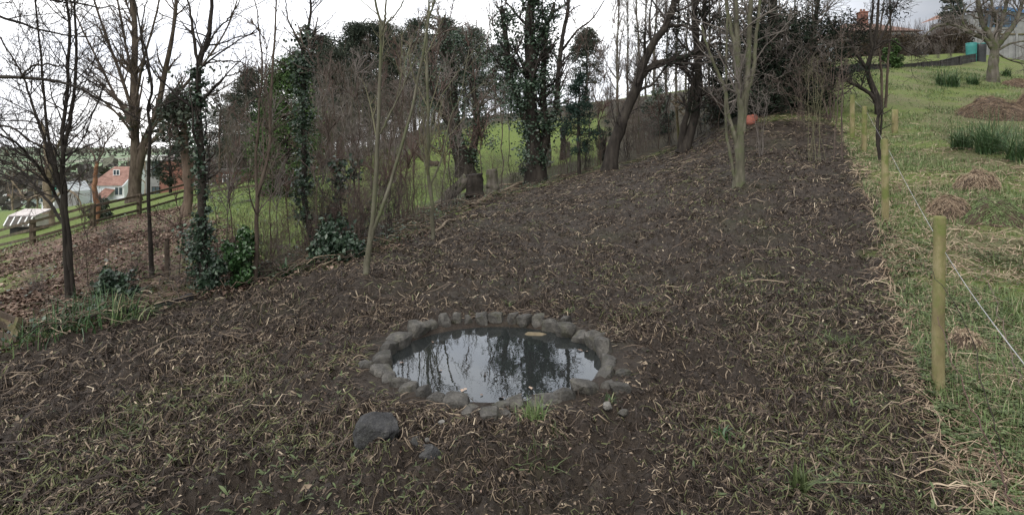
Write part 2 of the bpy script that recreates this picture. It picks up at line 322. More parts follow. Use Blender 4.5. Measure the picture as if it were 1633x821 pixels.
# ------------------------------------------------------------------ ground sheet
def build_ground():
    a_f = np.radians(np.linspace(-54, 54, 640)); a_b = np.radians(np.linspace(54, 306, 60))[1:-1]
    az = np.concatenate([a_f, a_b]); na = len(az)
    rr = np.concatenate([np.geomspace(.25, 1.6, 10)[:-1], np.geomspace(1.6, 22, 360)[:-1], np.geomspace(22, 120, 110)[:-1], np.geomspace(120, 6500, 60)])
    X = rr[:, None]*np.sin(az)[None]; Y = rr[:, None]*np.cos(az)[None]
    x, y = X.ravel(), Y.ravel(); z = Z(x, y)
    so, le, wo = zones(x, y); r = np.hypot(x, y)
    near = np.clip(1.15-r/26, 0, 1)
    c1 = fbm(x*9, y*9, 0, 3, 31); c2 = np.abs(fbm(x*22, y*22, 0, 2, 41)-.5)*2
    q = np.hypot(x-PC[0], y-PC[1]); rim = sstep(1.0, 1.3, q)
    z = z+near*(so*rim+.35*(1-so))*((c1-.5)*.12+(c2-.35)*.045)*(1+r*.07)
    z = z+near*le*(c1-.5)*.08
    V = np.stack([x, y, z], 1); nr = len(rr)
    i = np.arange(nr-1)[:, None]*na; a = np.arange(na)[None]; a2 = (a+1) % na
    Fq = np.stack([i+a, i+a2, i+na+a2, i+na+a], -1).reshape(-1, 4)[:, ::-1]
    V = np.vstack([V, [[0, 0, gz(0, 0)]]]); tri = np.stack([np.full(na, len(V)-1), (np.arange(na)+1) % na, np.arange(na)], 1)[:, ::-1]
    ex = lambda q_: np.append(q_, q_[-1])
    m, nt, b = new_mat('ground')
    s_, l_, w_ = attr(nt, 'soil'), attr(nt, 'leaf'), attr(nt, 'wood')
    n_big, n_mid, n_fin = noise(nt, .55, 5, .6), noise(nt, 5, 5, .65), noise(nt, 46, 4, .7)
    soil = ramp(nt, [(.30, (.013, .0095, .007)), (.52, (.034, .0255, .0185)), (.72, (.074, .057, .042))], mth(nt, 'ADD', mth(nt, 'MULTIPLY', n_mid, .5), mth(nt, 'MULTIPLY', n_fin, .5)))
    mossf = ramp(nt, [(.52, (0, 0, 0)), (.68, (1, 1, 1))], mth(nt, 'ADD', mth(nt, 'MULTIPLY', n_big, .7), mth(nt, 'MULTIPLY', n_fin, .3)))
    soil = mixc(nt, mth(nt, 'MULTIPLY', mossf, .6), soil, (.034, .040, .014))
    lit = ramp(nt, [(.3, (.06, .036, .028)), (.5, (.13, .083, .064)), (.7, (.20, .135, .105))], n_fin)
    lit = mixc(nt, ramp(nt, [(.5, (0, 0, 0)), (.62, (1, 1, 1))], n_mid), lit, (.065, .085, .028))
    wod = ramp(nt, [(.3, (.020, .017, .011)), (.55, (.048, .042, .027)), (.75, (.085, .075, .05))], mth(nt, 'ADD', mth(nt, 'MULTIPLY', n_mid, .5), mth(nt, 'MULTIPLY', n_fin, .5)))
    gr1 = ramp(nt, [(.3, (.055, .080, .018)), (.5, (.110, .152, .034)), (.75, (.17, .205, .055))], mth(nt, 'ADD', mth(nt, 'MULTIPLY', n_mid, .6), mth(nt, 'MULTIPLY', n_fin, .4)))
    dry = attr(nt, 'dry')
    dryc = ramp(nt, [(.3, (.042, .035, .023)), (.5, (.12, .10, .066)), (.7, (.27, .225, .165))], n_fin)
    grs = mixc(nt, mth(nt, 'MULTIPLY', dry, ramp(nt, [(.43, (.10, .10, .10)), (.56, (1, 1, 1))], mth(nt, 'ADD', mth(nt, 'MULTIPLY', n_big, .55), mth(nt, 'MULTIPLY', n_mid, .45)))), gr1, dryc)
    # far fields: patchwork of pasture, plough and winter wheat
    t = nt.nodes.new('ShaderNodeTexCoord'); vo = nt.nodes.new('ShaderNodeTexVoronoi'); vo.inputs['Scale'].default_value = .0052
    nt.links.new(t.outputs['Object'], vo.inputs['Vector'])
    sp = nt.nodes.new('ShaderNodeSeparateColor'); nt.links.new(vo.outputs['Color'], sp.inputs[0])
    fld = ramp(nt, [(.0, (.13, .22, .075)), (.35, (.15, .25, .09)), (.55, (.17, .22, .11)), (.72, (.20, .20, .13)), (.86, (.11, .19, .07))], sp.outputs[0])
    fld = mixc(nt, .3, fld, (.19, .22, .21))  # even grey veil: distance haze mixed into the field colour
    grs = mixc(nt, attr(nt, 'far'), grs, fld)
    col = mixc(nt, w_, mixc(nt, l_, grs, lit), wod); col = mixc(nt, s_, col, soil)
    nt.links.new(col, b.inputs['Base Color'])
    nt.links.new(mth(nt, 'SUBTRACT', .92, mth(nt, 'MULTIPLY', s_, .22)), b.inputs['Roughness']); b.inputs['Specular IOR Level'].default_value = .25
    bump(nt, b, mth(nt, 'ADD', n_fin, mth(nt, 'MULTIPLY', n_mid, 1.5)), .9, .03)
    # dry, scruffy ground on the garden side of the wire fence and on the upper slope
    dryv = sstep(0, 1.2, x-.7-.52*y)*.62+.06; dryv = np.clip(dryv, 0, 1)*sstep(60, 40, r)
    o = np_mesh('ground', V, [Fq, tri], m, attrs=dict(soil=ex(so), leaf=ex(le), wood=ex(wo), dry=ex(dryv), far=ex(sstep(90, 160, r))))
    tag(o, 'sloping ground of bare brown soil, leaf litter and green grass', kind='structure')
build_ground()

# ------------------------------------------------------------------ scatter on the soil
def in_view(n, r0, r1, rng, power, a0=-52, a1=52):
    u = rng.random(n)
    if abs(power-2) < 1e-6: r = r0*(r1/r0)**u
    else: e = 2-power; r = (r0**e+u*(r1**e-r0**e))**(1/e)
    a = np.radians(rng.uniform(a0, a1, n)); return r*np.sin(a), r*np.cos(a)
def slope_pts(x, y, dz=0.): return np.stack([x, y, Z(x, y)+dz], 1)
def soil_bump(x, y):
    """same clods as the ground sheet"""
    so, le, wo = zones(x, y); r = np.hypot(x, y); near = np.clip(1.15-r/26, 0, 1)
    c1 = fbm(x*9, y*9, 0, 3, 31); c2 = np.abs(fbm(x*22, y*22, 0, 2, 41)-.5)*2
    q = np.hypot(x-PC[0], y-PC[1]); rim = sstep(1.0, 1.3, q)
    return Z(x, y)+near*(so*rim+.35*(1-so))*((c1-.5)*.12+(c2-.35)*.045)*(1+r*.07)+near*le*(c1-.5)*.08
def curly(x, y, L, k, rng, curl=.7, lift=.012, grain=1.2, gdir=None):
    """curved strands lying on the ground"""
    n = len(x); a = (rng.normal(size=n)*grain) if gdir is None else gdir+rng.normal(size=n)*grain
    a = a+np.where(rng.random(n) < .5, np.pi, 0); dk = rng.normal(size=n)*curl; out = np.empty((n, k, 2)); out[:, 0] = np.stack([x, y], 1)
    for s in range(1, k):
        a = a+dk*.6+rng.normal(size=n)*curl*.55; out[:, s] = out[:, s-1]+np.stack([np.cos(a), np.sin(a)], 1)*(L/(k-1))[:, None]
    z = soil_bump(out[..., 0].ravel(), out[..., 1].ravel()).reshape(n, k)
    arch = np.sin(np.linspace(0, np.pi, k))[None]*rng.random((n, 1))*L[:, None]*.16
    return np.concatenate([out, (z+lift+arch)[..., None]], 2)
WEEDY = [(*at(u, v)[:2], r) for u, v, r in [(1330, 560, .7), (1430, 650, .5), (1210, 455, .9), (1285, 770, .5), (1150, 690, .35), (190, 690, .45), (70, 780, .35), (430, 770, .4), (330, 620, .4), (1400, 480, .6), (1390, 780, .4), (620, 760, .25), (1480, 740, .4)]]
def weedy(x, y): return sum(np.exp(-((x-a)**2+(y-b_)**2)/(r*r)) for a, b_, r in WEEDY)
def build_litter():
    r_ = np.random.default_rng(11); ac = Acc()
    def put(n, r0, r1, power, tub):
        x, y = in_view(n, r0, r1, r_, power); ins = pdist(SOIL, x, y)
        q = np.hypot(x-PC[0], y-PC[1]); ok = (ins > -.12) & (q > 1.05)
        # the stalks lie in drifts
        ok &= r_.random(len(x)) < .16+.95*sstep(.38, .60, fbm(x*1.7, y*1.7, 0, 4, 77))
        x, y = x[ok], y[ok]; n = len(x); d = np.hypot(x, y)
        L = (r_.gamma(2.4, .0155, n)+.014)*np.interp(d, [2.5, 6], [.72, 1]); L = np.where(r_.random(n) < .035, L*2.8, L)*(1+d*.11)
        tint = np.clip(r_.beta(.85, 1.85, n)*.93, 0, .92); gl = np.minimum(sstep(.50, .66, fbm(x*.8, y*.8, 0, 3, 55))*.7+weedy(x, y), 1.2)
        tint = np.where(r_.random(n) < .03+.20*gl, r_.uniform(.935, 1, n), tint)
        w = r_.uniform(.0011, .0027, n)*(1+d*.12)
        if tub:
            c = curly(x, y, L, 5, r_, lift=.010, grain=.75, curl=.8); V, Fc = tubes(c, w[:, None]*np.array([[.6, 1, 1, .9, .4]]), 3); ac.add(V, Fc, rep(tint, 15))
        else:
            c = curly(x, y, L, 4, r_, lift=.010, grain=.75, curl=.8); tg = nrm(c[:, -1]-c[:, 0]); S = nrm(np.cross(tg, np.array([0, 0, 1.]))+r_.normal(size=(n, 3))*.5)
            V, Fc = ribbons(c, w[:, None]*np.array([[.6, 1, 1, .4]])*1.25, S); ac.add(V, Fc, rep(tint, 8))
    put(72000, 2.0, 6.5, 1.4, True); put(260000, 3.5, 26, 1.55, False)
    o = ac.build('stalk_litter', LITTER); tag(o, 'pale and brown curled stalks and roots strewn over the bare soil', kind='stuff')
build_litter()
def build_weeds():
    r_ = np.random.default_rng(12); ac = Acc()
    x, y = in_view(60000, 2.2, 17, r_, 1.6); ins = pdist(SOIL, x, y); q = np.hypot(x-PC[0], y-PC[1])
    dens = sstep(.50, .68, fbm(x*.8, y*.8, 0, 3, 55))*.5+.05+.3*sstep(1.0, .1, ins)*(x > 1)+1.1*weedy(x, y)
    ok = (ins > -.1) & (q > 1.2) & (r_.random(len(x)) < dens*.15); x, y = x[ok], y[ok]
    z = soil_bump(x, y); n = len(x); m = 6
    xx, yy, zz = rep(x, m), rep(y, m), rep(z, m); N = n*m; a = r_.uniform(0, 2*np.pi, N); L = np.clip(r_.gamma(3, .0085, N), .010, .08)
    el = r_.uniform(.05, .9, N); st = np.linspace(0, 1, 4)[None]
    dx = np.cos(a)*np.cos(el); dy = np.sin(a)*np.cos(el)
    b = np.stack([xx[:, None]+dx[:, None]*L[:, None]*st, yy[:, None]+dy[:, None]*L[:, None]*st, zz[:, None]+.004+(np.sin(el)*L)[:, None]*(st*1.4-.7*st**2)], 2)
    S = np.stack([-np.sin(a), np.cos(a), r_.normal(size=N)*.3], 1)
    V, Fc = ribbons(b, (L*.10)[:, None]*np.array([[.4, 1, 1., .1]]), nrm(S)); ac.add(V, Fc, rep(np.clip(rep(r_.normal(.5, .2, n), m)+r_.normal(size=N)*.12, 0, 1), 8))
    o = ac.build('soil_weeds', WEED); tag(o, 'small green weed sprigs scattered in patches on the bare soil', kind='stuff')
build_weeds()
def build_fallen():
    r_ = np.random.default_rng(13)
    # thick leaf fall on the left bank, thinner elsewhere
    x, y = in_view(60000, 5.5, 27, r_, 1.4, -44, -22); le = pdist(LEAF, x, y); ok = (le > -.4) & (r_.random(len(x)) < .12+.88*sstep(.42, .6, fbm(x*.7, y*.7, 0, 3, 91))); x, y = x[ok], y[ok]
    x2, y2 = in_view(2600, 2.3, 14, r_, 1.6); q = np.hypot(x2-PC[0], y2-PC[1]); ok = (q > 1.2) & (pdist(SOIL, x2, y2) > -.3) & (r_.random(len(x2)) < .55); x2, y2 = x2[ok], y2[ok]
    x3, y3 = in_view(5200, 2.3, 30, r_, 1.4, 25, 44); ok = (pdist(SOIL, x3, y3) < 0); x3, y3 = x3[ok], y3[ok]
    x4, y4 = in_view(5000, 7, 20, r_, 1.3, -26, 16); ok = (pdist(HEDGE, x4, y4) > -.5); x4, y4 = x4[ok], y4[ok]
    xc, yc = in_view(130000, 2.1, 25, r_, 1.35); q = np.hypot(xc-PC[0], yc-PC[1]); ok = (q > 1.15) & (pdist(SOIL, xc, yc) > 0) & (r_.random(len(xc)) < .7); xc, yc = xc[ok], yc[ok]
    def mk(x, y, s0, s1, dz, nm, lb):
        C = np.stack([x, y, soil_bump(x, y)+dz], 1); n = len(x)
        V, Fc = leaves(C, r_.uniform(s0, s1, n), r_, (0, 0, 1), .6, .5, .35); t = np.clip(r_.normal(.42, .25, n), 0, 1)
        ac = Acc(); ac.add(V, Fc, rep(t, 4)); tag(ac.build(nm, DEADLEAF), lb, kind='stuff')
    mk(np.r_[x, x4], np.r_[y, y4], .05, .10, .022, 'leaf_litter', 'pinkish brown fallen leaves covering the bank below the trees')
    mk(x2, y2, .010, .032, .012, 'fallen_leaves', 'small dry leaf fragments dotted over the bare soil')
    mk(x3, y3, .02, .065, .020, 'fallen_leaves', 'dry brown leaves dotted over the grass beside the wire fence')
    C = np.stack([xc, yc, soil_bump(xc, yc)+.008], 1); n = len(xc); sz = r_.gamma(3, .004, n)*(1+.10*np.hypot(xc, yc))+.004; V, Fc = leaves(C, sz, r_, (0, 0, 1), .55, .3, .3); ac = Acc(); ac.add(V, Fc, rep(np.clip(r_.beta(.9, 2.0, n)*.92, 0, .92), 4)); tag(ac.build('soil_crumbs', LITTER), 'small crumbs, chips and pale flecks lying all over the bare soil', kind='stuff')
build_fallen()
def blades(x, y, z, L, w, r_, lean=.5, k=3):
    n = len(x); a = r_.uniform(0, 2*np.pi, n); ln = np.abs(r_.normal(size=n))*lean; st = np.linspace(0, 1, k)[None]
    hx = (np.cos(a)*ln*L)[:, None]*st**1.7; hy = (np.sin(a)*ln*L)[:, None]*st**1.7; hz = L[:, None]*st*(1-.35*np.minimum(ln, 1.6)[:, None]*st)
    c = np.stack([x[:, None]+hx, y[:, None]+hy, z[:, None]+hz-.01], 2); S = np.stack([-np.sin(a), np.cos(a), 0*a], 1)
    return ribbons(c, w[:, None]*np.linspace(1, .12, k)[None], S)
def build_grass():
    r_ = np.random.default_rng(14); ac = Acc()
    x, y = in_view(190000, 2.4, 42, r_, 1.6, 22, 46); s = pdist(SOIL, x, y); ok = (s < .08)&(pdist(WOOD, x, y) < 0); x, y = x[ok], y[ok]
    den = fbm(x*.9, y*.9, 0, 3, 61); ok = r_.random(len(x)) < .06+.94*sstep(.42, .6, den); x, y, den = x[ok], y[ok], den[ok]
    n = len(x); z = soil_bump(x, y); L = r_.gamma(4, .017, n)+.03; d = np.hypot(x, y)
    V, Fc = blades(x, y, z, L, r_.uniform(.0015, .003, n)*(1+d*.12), r_, .8); t = np.clip(r_.normal(.48, .2, n)+.45*(r_.random(n) < .15), 0, 1); ac.add(V, Fc, rep(t, 6))
    tag(ac.build('rough_grass', GRASS), 'rough green grass growing on the slope right of the wire fence', kind='stuff')
    # low clover-like leaves
    ac = Acc(); x, y = in_view(70000, 2.3, 10, r_, 1.7, 24, 46); s = pdist(SOIL, x, y); ok = (s < .10) & (r_.random(len(x)) < .14+.8*sstep(.42, .56, fbm(x*1.7, y*1.7, 0, 3, 67))); x, y = x[ok], y[ok]
    n = len(x); C = np.stack([x, y, soil_bump(x, y)+r_.uniform(.02, .06, n)], 1)
    m = 3; C = np.repeat(C, m, 0)+r_.normal(size=(n*m, 3))*np.array([.011, .011, .004]); V, Fc = leaves(C, rep(r_.uniform(.012, .030, n), m), r_, (0, 0, 1), .9, .2, .6); ac.add(V, Fc, rep(np.clip(rep(r_.normal(.66, .22, n), m), 0, 1), 4))
    tag(ac.build('clover_leaves', WEED), 'low clover-like leaves in patches beside the wire fence', kind='stuff')
    # straw: flattened dead stems
    ac = Acc(); x, y = in_view(40000, 2.4, 24, r_, 1.6, 22, 46); s = pdist(SOIL, x, y); ok = (s < .12) & (r_.random(len(x)) < (.08+.9*sstep(.44, .62, fbm(x*1.1+9, y*1.1, 0, 3, 71))*.6+.40*(s > -.7))*np.interp(np.hypot(x, y), [3, 6], [.6, 1])); x, y = x[ok], y[ok]
    n = len(x); L = r_.gamma(4, .035, n)+.05; c = curly(x, y, L, 5, r_, curl=.25, lift=.03, grain=1.); tg = nrm(c[:, -1]-c[:, 0]); S = nrm(np.cross(tg, np.array([0, 0, 1.]))+r_.normal(size=(n, 3))*.4)
    V, Fc = ribbons(c, np.broadcast_to((r_.uniform(.0008, .0018, n)*(1+.16*np.hypot(x, y)))[:, None], (n, 5)), S); ac.add(V, Fc, rep(r_.beta(2, 2, n), 10))
    tag(ac.build('dead_grass', STRAW), 'flattened straw-coloured dead grass along the fence line', kind='stuff')
    # soft turf on the lawns beyond the hedge and the left bank
    ac = Acc(); x, y = in_view(70000, 8, 30, r_, 1.5, -44, 14); s = pdist(SOIL, x, y); ok = (s < 0) & (pdist(WOOD, x, y) < 0) & (r_.random(len(x)) < np.where(pdist(LEAF, x, y) > 0, .10, .8)*np.where(pdist(HEDGE, x, y) > 0, .3, 1)); x, y = x[ok], y[ok]
    n = len(x); L = r_.gamma(4, .014, n)+.03; V, Fc = blades(x, y, soil_bump(x, y), L, r_.uniform(.003, .006, n)*(1+.06*np.hypot(x, y)), r_, .7); ac.add(V, Fc, rep(np.clip(r_.normal(.5, .18, n), 0, 1), 6))
    tag(ac.build('lawn_turf', GRASS), 'short bright green turf on the lawn behind the tree line', kind='stuff')
build_grass()
def build_hedge_floor():
    r_ = np.random.default_rng(15); x, y = in_view(9000, 6, 34, r_, 1.1, -40, 16); ok = (np.abs(pdist(SOIL, x, y)+.35) < .75) & (pdist(WOOD, x, y) < .5); x, y = x[ok], y[ok]; n = len(x); L = r_.gamma(3, .10, n)+.12
    c = curly(x, y, L, 6, r_, curl=.35, lift=.05, grain=1.0); c[..., 2] += r_.random((n, 1))*.10; V, Fc = tubes(c, np.array([[1, .9, .8, .7, .55, .3]])*(r_.uniform(.004, .010, n)*(1+.03*y))[:, None], 3); ac = Acc(); ac.add(V, Fc, rep(r_.beta(1.4, 2.0, n)*.9, 18))
    tag(ac.build('fallen_twigs', LITTER), 'fallen twigs and cut brush lying along the foot of the hedge line', kind='stuff')
    x, y = in_view(30000, 5.5, 26, r_, 1.2, -44, 10); dd = pdist(SOIL, x, y); ok = (dd < .1) & (r_.random(len(x)) < np.where(np.abs(dd+.5) < .7, .8, .10)*sstep(.42, .6, fbm(x*1.2, y*1.2, 0, 3, 33))); x, y = x[ok], y[ok]; n = len(x)
    C = np.stack([x, y, soil_bump(x, y)+r_.uniform(.03, .28, n)*r_.random(n)], 1); V, Fc = leaves(C, r_.uniform(.035, .075, n), r_, (0, -.2, 1), .8, .25, .3); ac = Acc(); ac.add(V, Fc, rep(np.clip(r_.normal(.6, .22, n), 0, 1), 4)); tag(ac.build('ground_ivy', IVY), 'low ivy and bramble leaves creeping along the foot of the hedge and the left bank', kind='stuff')
build_hedge_floor()

# ------------------------------------------------------------------ pond
def stone_mat(name, c1, c2, c3, moss=.35):
    m, nt, b = new_mat(name)
    oi = nt.nodes.new('ShaderNodeObjectInfo')
    tcn = nt.nodes.new('ShaderNodeTexCoord'); va = nt.nodes.new('ShaderNodeVectorMath'); va.operation = 'ADD'
    nt.links.new(tcn.outputs['Object'], va.inputs[0]); nt.links.new(oi.outputs['Location'], va.inputs[1]); vec = va.outputs[0]
    col = ramp(nt, [(.32, c1), (.5, c2), (.7, c3)], noise(nt, 14, 7, .7, vec=vec))
    col = mixc(nt, ramp(nt, [(.62, (0, 0, 0)), (.74, (.5, .5, .5))], noise(nt, 38, 3, .6, vec=vec)), col, (.13, .125, .11))
    mf = ramp(nt, [(.52, (0, 0, 0)), (.66, (1, 1, 1))], noise(nt, 6, 5, .7, vec=vec))
    col = mixc(nt, mth(nt, 'MULTIPLY', mf, moss), col, (.060, .062, .022))
    hv = nt.nodes.new('ShaderNodeHueSaturation'); nt.links.new(col, hv.inputs['Color']); nt.links.new(mth(nt, 'ADD', mth(nt, 'MULTIPLY', oi.outputs['Random'], .6), .75), hv.inputs['Value'])
    nt.links.new(hv.outputs[0], b.inputs['Base Color']); b.inputs['Roughness'].default_value = .6; b.inputs['Specular IOR Level'].default_value = .35
    h = mth(nt, 'ADD', noise(nt, 30, 6, .7, vec=vec), mth(nt, 'MULTIPLY', noise(nt, 110, 3, .6, vec=vec), .4)); bump(nt, b, h, 1.0, .02)
    return m
STONE = stone_mat('stone_edging', (.024, .0225, .020), (.056, .052, .045), (.118, .110, .096))
STONE_D = stone_mat('stone_boulder', (.016, .016, .017), (.032, .032, .033), (.075, .073, .069), .12)
STONE_P = stone_mat('stone_pebble', (.10, .095, .085), (.17, .16, .145), (.25, .24, .22), .1)
def rock_mesh(name, size, seed, mat, sub=3, cuts=9, depth=(.62, .95), wob=.10, sq=.75):
    r_ = np.random.default_rng(seed); bm = bmesh.new(); bmesh.ops.create_icosphere(bm, subdivisions=sub, radius=1)
    v = np.array([p.co[:] for p in bm.verts])
    v = np.sign(v)*np.abs(v)**sq                                    # squarer than a ball
    for _ in range(cuts):
        n = r_.normal(size=3); n /= np.linalg.norm(n); h = r_.uniform(*depth)
        e = v@n; v = np.where((e > h)[:, None], v-(e-h)[:, None]*n*.95, v)
    w = fbm(v[:, 0]*2.1+seed, v[:, 1]*2.1, v[:, 2]*2.1, 3, seed)-.5; v = v*(1+wob*2*w)[:, None]
    v = v*np.asarray(size)/2
    for p, c in zip(bm.verts, v): p.co = c
    for f in bm.faces: f.smooth = False
    me = bpy.data.meshes.new(name); bm.to_mesh(me); bm.free(); me.materials.append(mat); return me
def on_plane(u, v, z): d = (CZ-z)*F/(v-HZ); return np.array([(u-816.5)/F*d, d, z])
EDGE = [(724,503,24,26),(744.5,504,20,27),(767.6,504,18,27),(791,502,30,22),(703,508,29,28),(680,513,27,28),(660,521,34,28),(632,538,32,26),(616.5,552,26,20),(607,566,34,24),(602,579,18,12),(607,589,29,17),(618,600,31,15),(635,608.5,28,14),(647,617,31,17),(670,626,33,16),(693,634,29,20),(726,644,21,18),(753,651,32,22),(778,658,40,20),(798,647,26,15),(819,502,18,28),(839,505,22,28),(863,506,32,34),(881,514,20,22),(896,525,29,20),(925,533,31,25),(946,540,22,24),(966,551,37,25),(979.6,573,29,15),(975,588,30,18),(991,592,17,14),(948,617,38,30),(975,612,28,22),(989,617,22,22),(910,631,40,24),(879,641,26,18),(858,645,24,16),(829,648,28,18),(812,642,20,13),(803,656,24,15),(950,532,18,14),(900,511,16,10)]
def build_pond():
    # basin is part of the ground sheet; the water lies in it
    k = 96; th = np.linspace(0, 2*np.pi, k, endpoint=False); rr = np.linspace(.02, .94, 24)
    V = np.concatenate([np.stack([PC[0]+r*np.cos(th), PC[1]+r*np.sin(th), 0*th], 1) for r in rr]); i = np.arange(23)[:, None]*k; a = np.arange(k)[None]; a2 = (a+1) % k
    Fq = np.stack([i+a, i+k+a, i+k+a2, i+a2], -1).reshape(-1, 4)
    cap = np.stack([np.full(k-2, 0), np.arange(1, k-1), np.arange(2, k)], 1)
    m, nt, b = new_mat('pond_water'); nt.nodes.remove(b); out = nt.nodes['Material Output']
    fr = nt.nodes.new('ShaderNodeFresnel'); fr.inputs['IOR'].default_value = 1.52
    gl = nt.nodes.new('ShaderNodeBsdfGlossy'); gl.inputs['Roughness'].default_value = .012; gl.inputs['Color'].default_value = (.93, .97, 1, 1)
    bp = nt.nodes.new('ShaderNodeBump'); bp.inputs['Strength'].default_value = .05; bp.inputs['Distance'].default_value = .01; nt.links.new(noise(nt, 7, 3, .5), bp.inputs['Height'])
    nt.links.new(bp.outputs[0], gl.inputs['Normal']); nt.links.new(bp.outputs[0], fr.inputs['Normal'])
    df = nt.nodes.new('ShaderNodeBsdfDiffuse'); df.inputs['Color'].default_value = (.030, .034, .034, 1)
    tr = nt.nodes.new('ShaderNodeBsdfTransparent'); tr.inputs['Color'].default_value = (.62, .66, .55, 1)
    m1 = nt.nodes.new('ShaderNodeMixShader'); m1.inputs[0].default_value = .45; nt.links.new(df.outputs[0], m1.inputs[1]); nt.links.new(tr.outputs[0], m1.inputs[2])
    m2 = nt.nodes.new('ShaderNodeMixShader'); nt.links.new(mth(nt, 'MULTIPLY', fr.outputs[0], 1.0), m2.inputs[0]); nt.links.new(m1.outputs[0], m2.inputs[1]); nt.links.new(gl.outputs[0], m2.inputs[2])
    nt.links.new(m2.outputs[0], out.inputs['Surface'])
    tag(np_mesh('pond_water', V, [Fq, cap], m), 'still grey water of the small round garden pond', kind='structure')
    root = empty('pond_edging', (PC[0], PC[1], 0), 'ring of dark rough stones set around the small round pond', 'stone edging')
    OUT = {(950, 532), (900, 511), (991, 592), (989, 617), (975, 612), (858, 645), (803, 656), (778, 658), (753, 651), (602, 579)}   # stones of the broken outer row
    ring = []
    for u, v, w, h in EDGE:
        c = on_plane(u, v+h*.12, .05); dx, dy = c[0]-PC[0], c[1]-PC[1]; ring.append((math.atan2(dy, dx), math.hypot(dx, dy), (u, v) in OUT, w*c[1]/F))
    ring.sort(); main = [q for q in ring if not q[2]]; k_ = 0
    for n_, (ang, q, outer, wpx) in enumerate(ring):
        r_ = np.random.default_rng(100+n_); back = math.sin(ang) > .1
        if outer: wt = wpx*1.1; q = max(q, 1.03)
        else:
            i_ = main.index((ang, q, outer, wpx)); ga = (ang-main[i_-1][0]) % (2*math.pi); gb = (main[(i_+1) % len(main)][0]-ang) % (2*math.pi); q = .5*q+.5*.895; wt = q*(ga+gb)/2*.90
        hgt = r_.uniform(.16, .20) if back else r_.uniform(.11, .15); sd = r_.uniform(.12, .18)
        me = rock_mesh('stone', (sd*1.12, wt*1.08, hgt), 300+n_, STONE, 2, 9, (.66, 1.0), .03, .40)
        o = link_mesh('stone', me, None, root); o.location = (q*math.cos(ang), q*math.sin(ang), hgt*.5-(.06 if back else .045)-(.02 if outer else 0)+r_.uniform(-.012, .014)); o.rotation_euler = (r_.normal()*.10, r_.normal()*.09-(.08 if back else 0), ang+r_.normal()*.14)
    def loose(name, u, v, w, h, hz, mat, seed, label, rot=0., sink=.3, cat='stone', **kw):
        c = at(u, v+h*.3); d = c[1]; me = rock_mesh(name, (w*d/F, h*d/F*1.25, hz), seed, mat, **kw)
        o = link_mesh(name, me, None); o.location = (c[0], c[1], c[2]+hz*(.5-sink)); o.rotation_euler = (0, 0, rot); return tag(o, label, cat)
    o = loose('boulder', 600, 690, 72, 40, .20, STONE_D, 14, 'large dark smooth boulder lying on the soil left in front of the pond', .25, .25, 'boulder', sub=4, cuts=5, wob=.22, sq=.9)
    loose('rock', 686, 718, 54, 40, .13, STONE_D, 27, 'half-buried dark rock in the soil right of the large boulder', -.2, .40, 'rock', sub=4, cuts=12, depth=(.5, .8), wob=.12)
    loose('rock', 660, 709, 17, 20, .09, STONE_D, 31, 'small dark stone leaning against the left side of the half-buried rock', .2, .3)
    loose('pebble', 665, 701, 12, 7, .03, STONE_P, 32, 'small pale pebble above the half-buried rock, left of the grey pebble', .2, .2, 'pebble')
    loose('pebble', 681, 702, 9, 6, .022, STONE_P, 33, 'tiny grey pebble above the half-buried rock, right of the pale pebble', .9, .2, 'pebble')
    loose('pebble', 969, 646, 15, 11, .05, STONE_P, 34, 'round pale grey pebble in front of the right end of the pond edging', .4, .3, 'pebble')
    loose('pebble', 993, 656, 18, 12, .05, STONE, 35, 'flat darker pebble right of the round pale pebble by the pond', .1, .35, 'pebble')
    loose('pebble', 704, 673, 12, 7, .025, STONE_P, 36, 'whitish flat pebble on the soil between boulder and pond edging', .5, .2, 'pebble')
    c = on_plane(856, 540, -.05); me = rock_mesh('rock', (.30, .16, .13), 47, noisy_mat('stone_sunken', [(.3, (.09, .07, .04)), (.7, (.19, .155, .10))], 9)); o = link_mesh('rock', me, None); o.location = (c[0], c[1], -.045); tag(o, 'brown stone lying just under the water at the back of the pond', 'stone')
    # floating leaves and the thin stick standing in the water
    r_ = np.random.default_rng(5); ac = Acc(); C = np.array([on_plane(u, v, .006) for u, v in [(724,624),(730,626),(737,622),(742,620),(768,629),(702,590),(640,578),(830,628),(773,597),(800,634),(846,618),(690,545),(935,560),(925,558)]])
    V, Fc = leaves(C, r_.uniform(.03, .06, len(C)), r_, (0, 0, 1), .7, .15, 2.); ac.add(V, Fc, rep(r_.uniform(.5, 1, len(C)), 4)); tag(ac.build('floating_leaves', DEADLEAF), 'few brown leaves floating on the pond water', kind='stuff')
    s0 = on_plane(773, 622, -.10); pts = np.array([[s0, s0+(0, 0, .06), s0+(.002, .0, .135)]]); V, Fc = tubes(pts, np.full((1, 3), .005), 6)
    tag(np_mesh('stick', V, [Fc], BARK_DARK), 'thin dark stick standing upright in the pond water', 'stick')
build_pond()
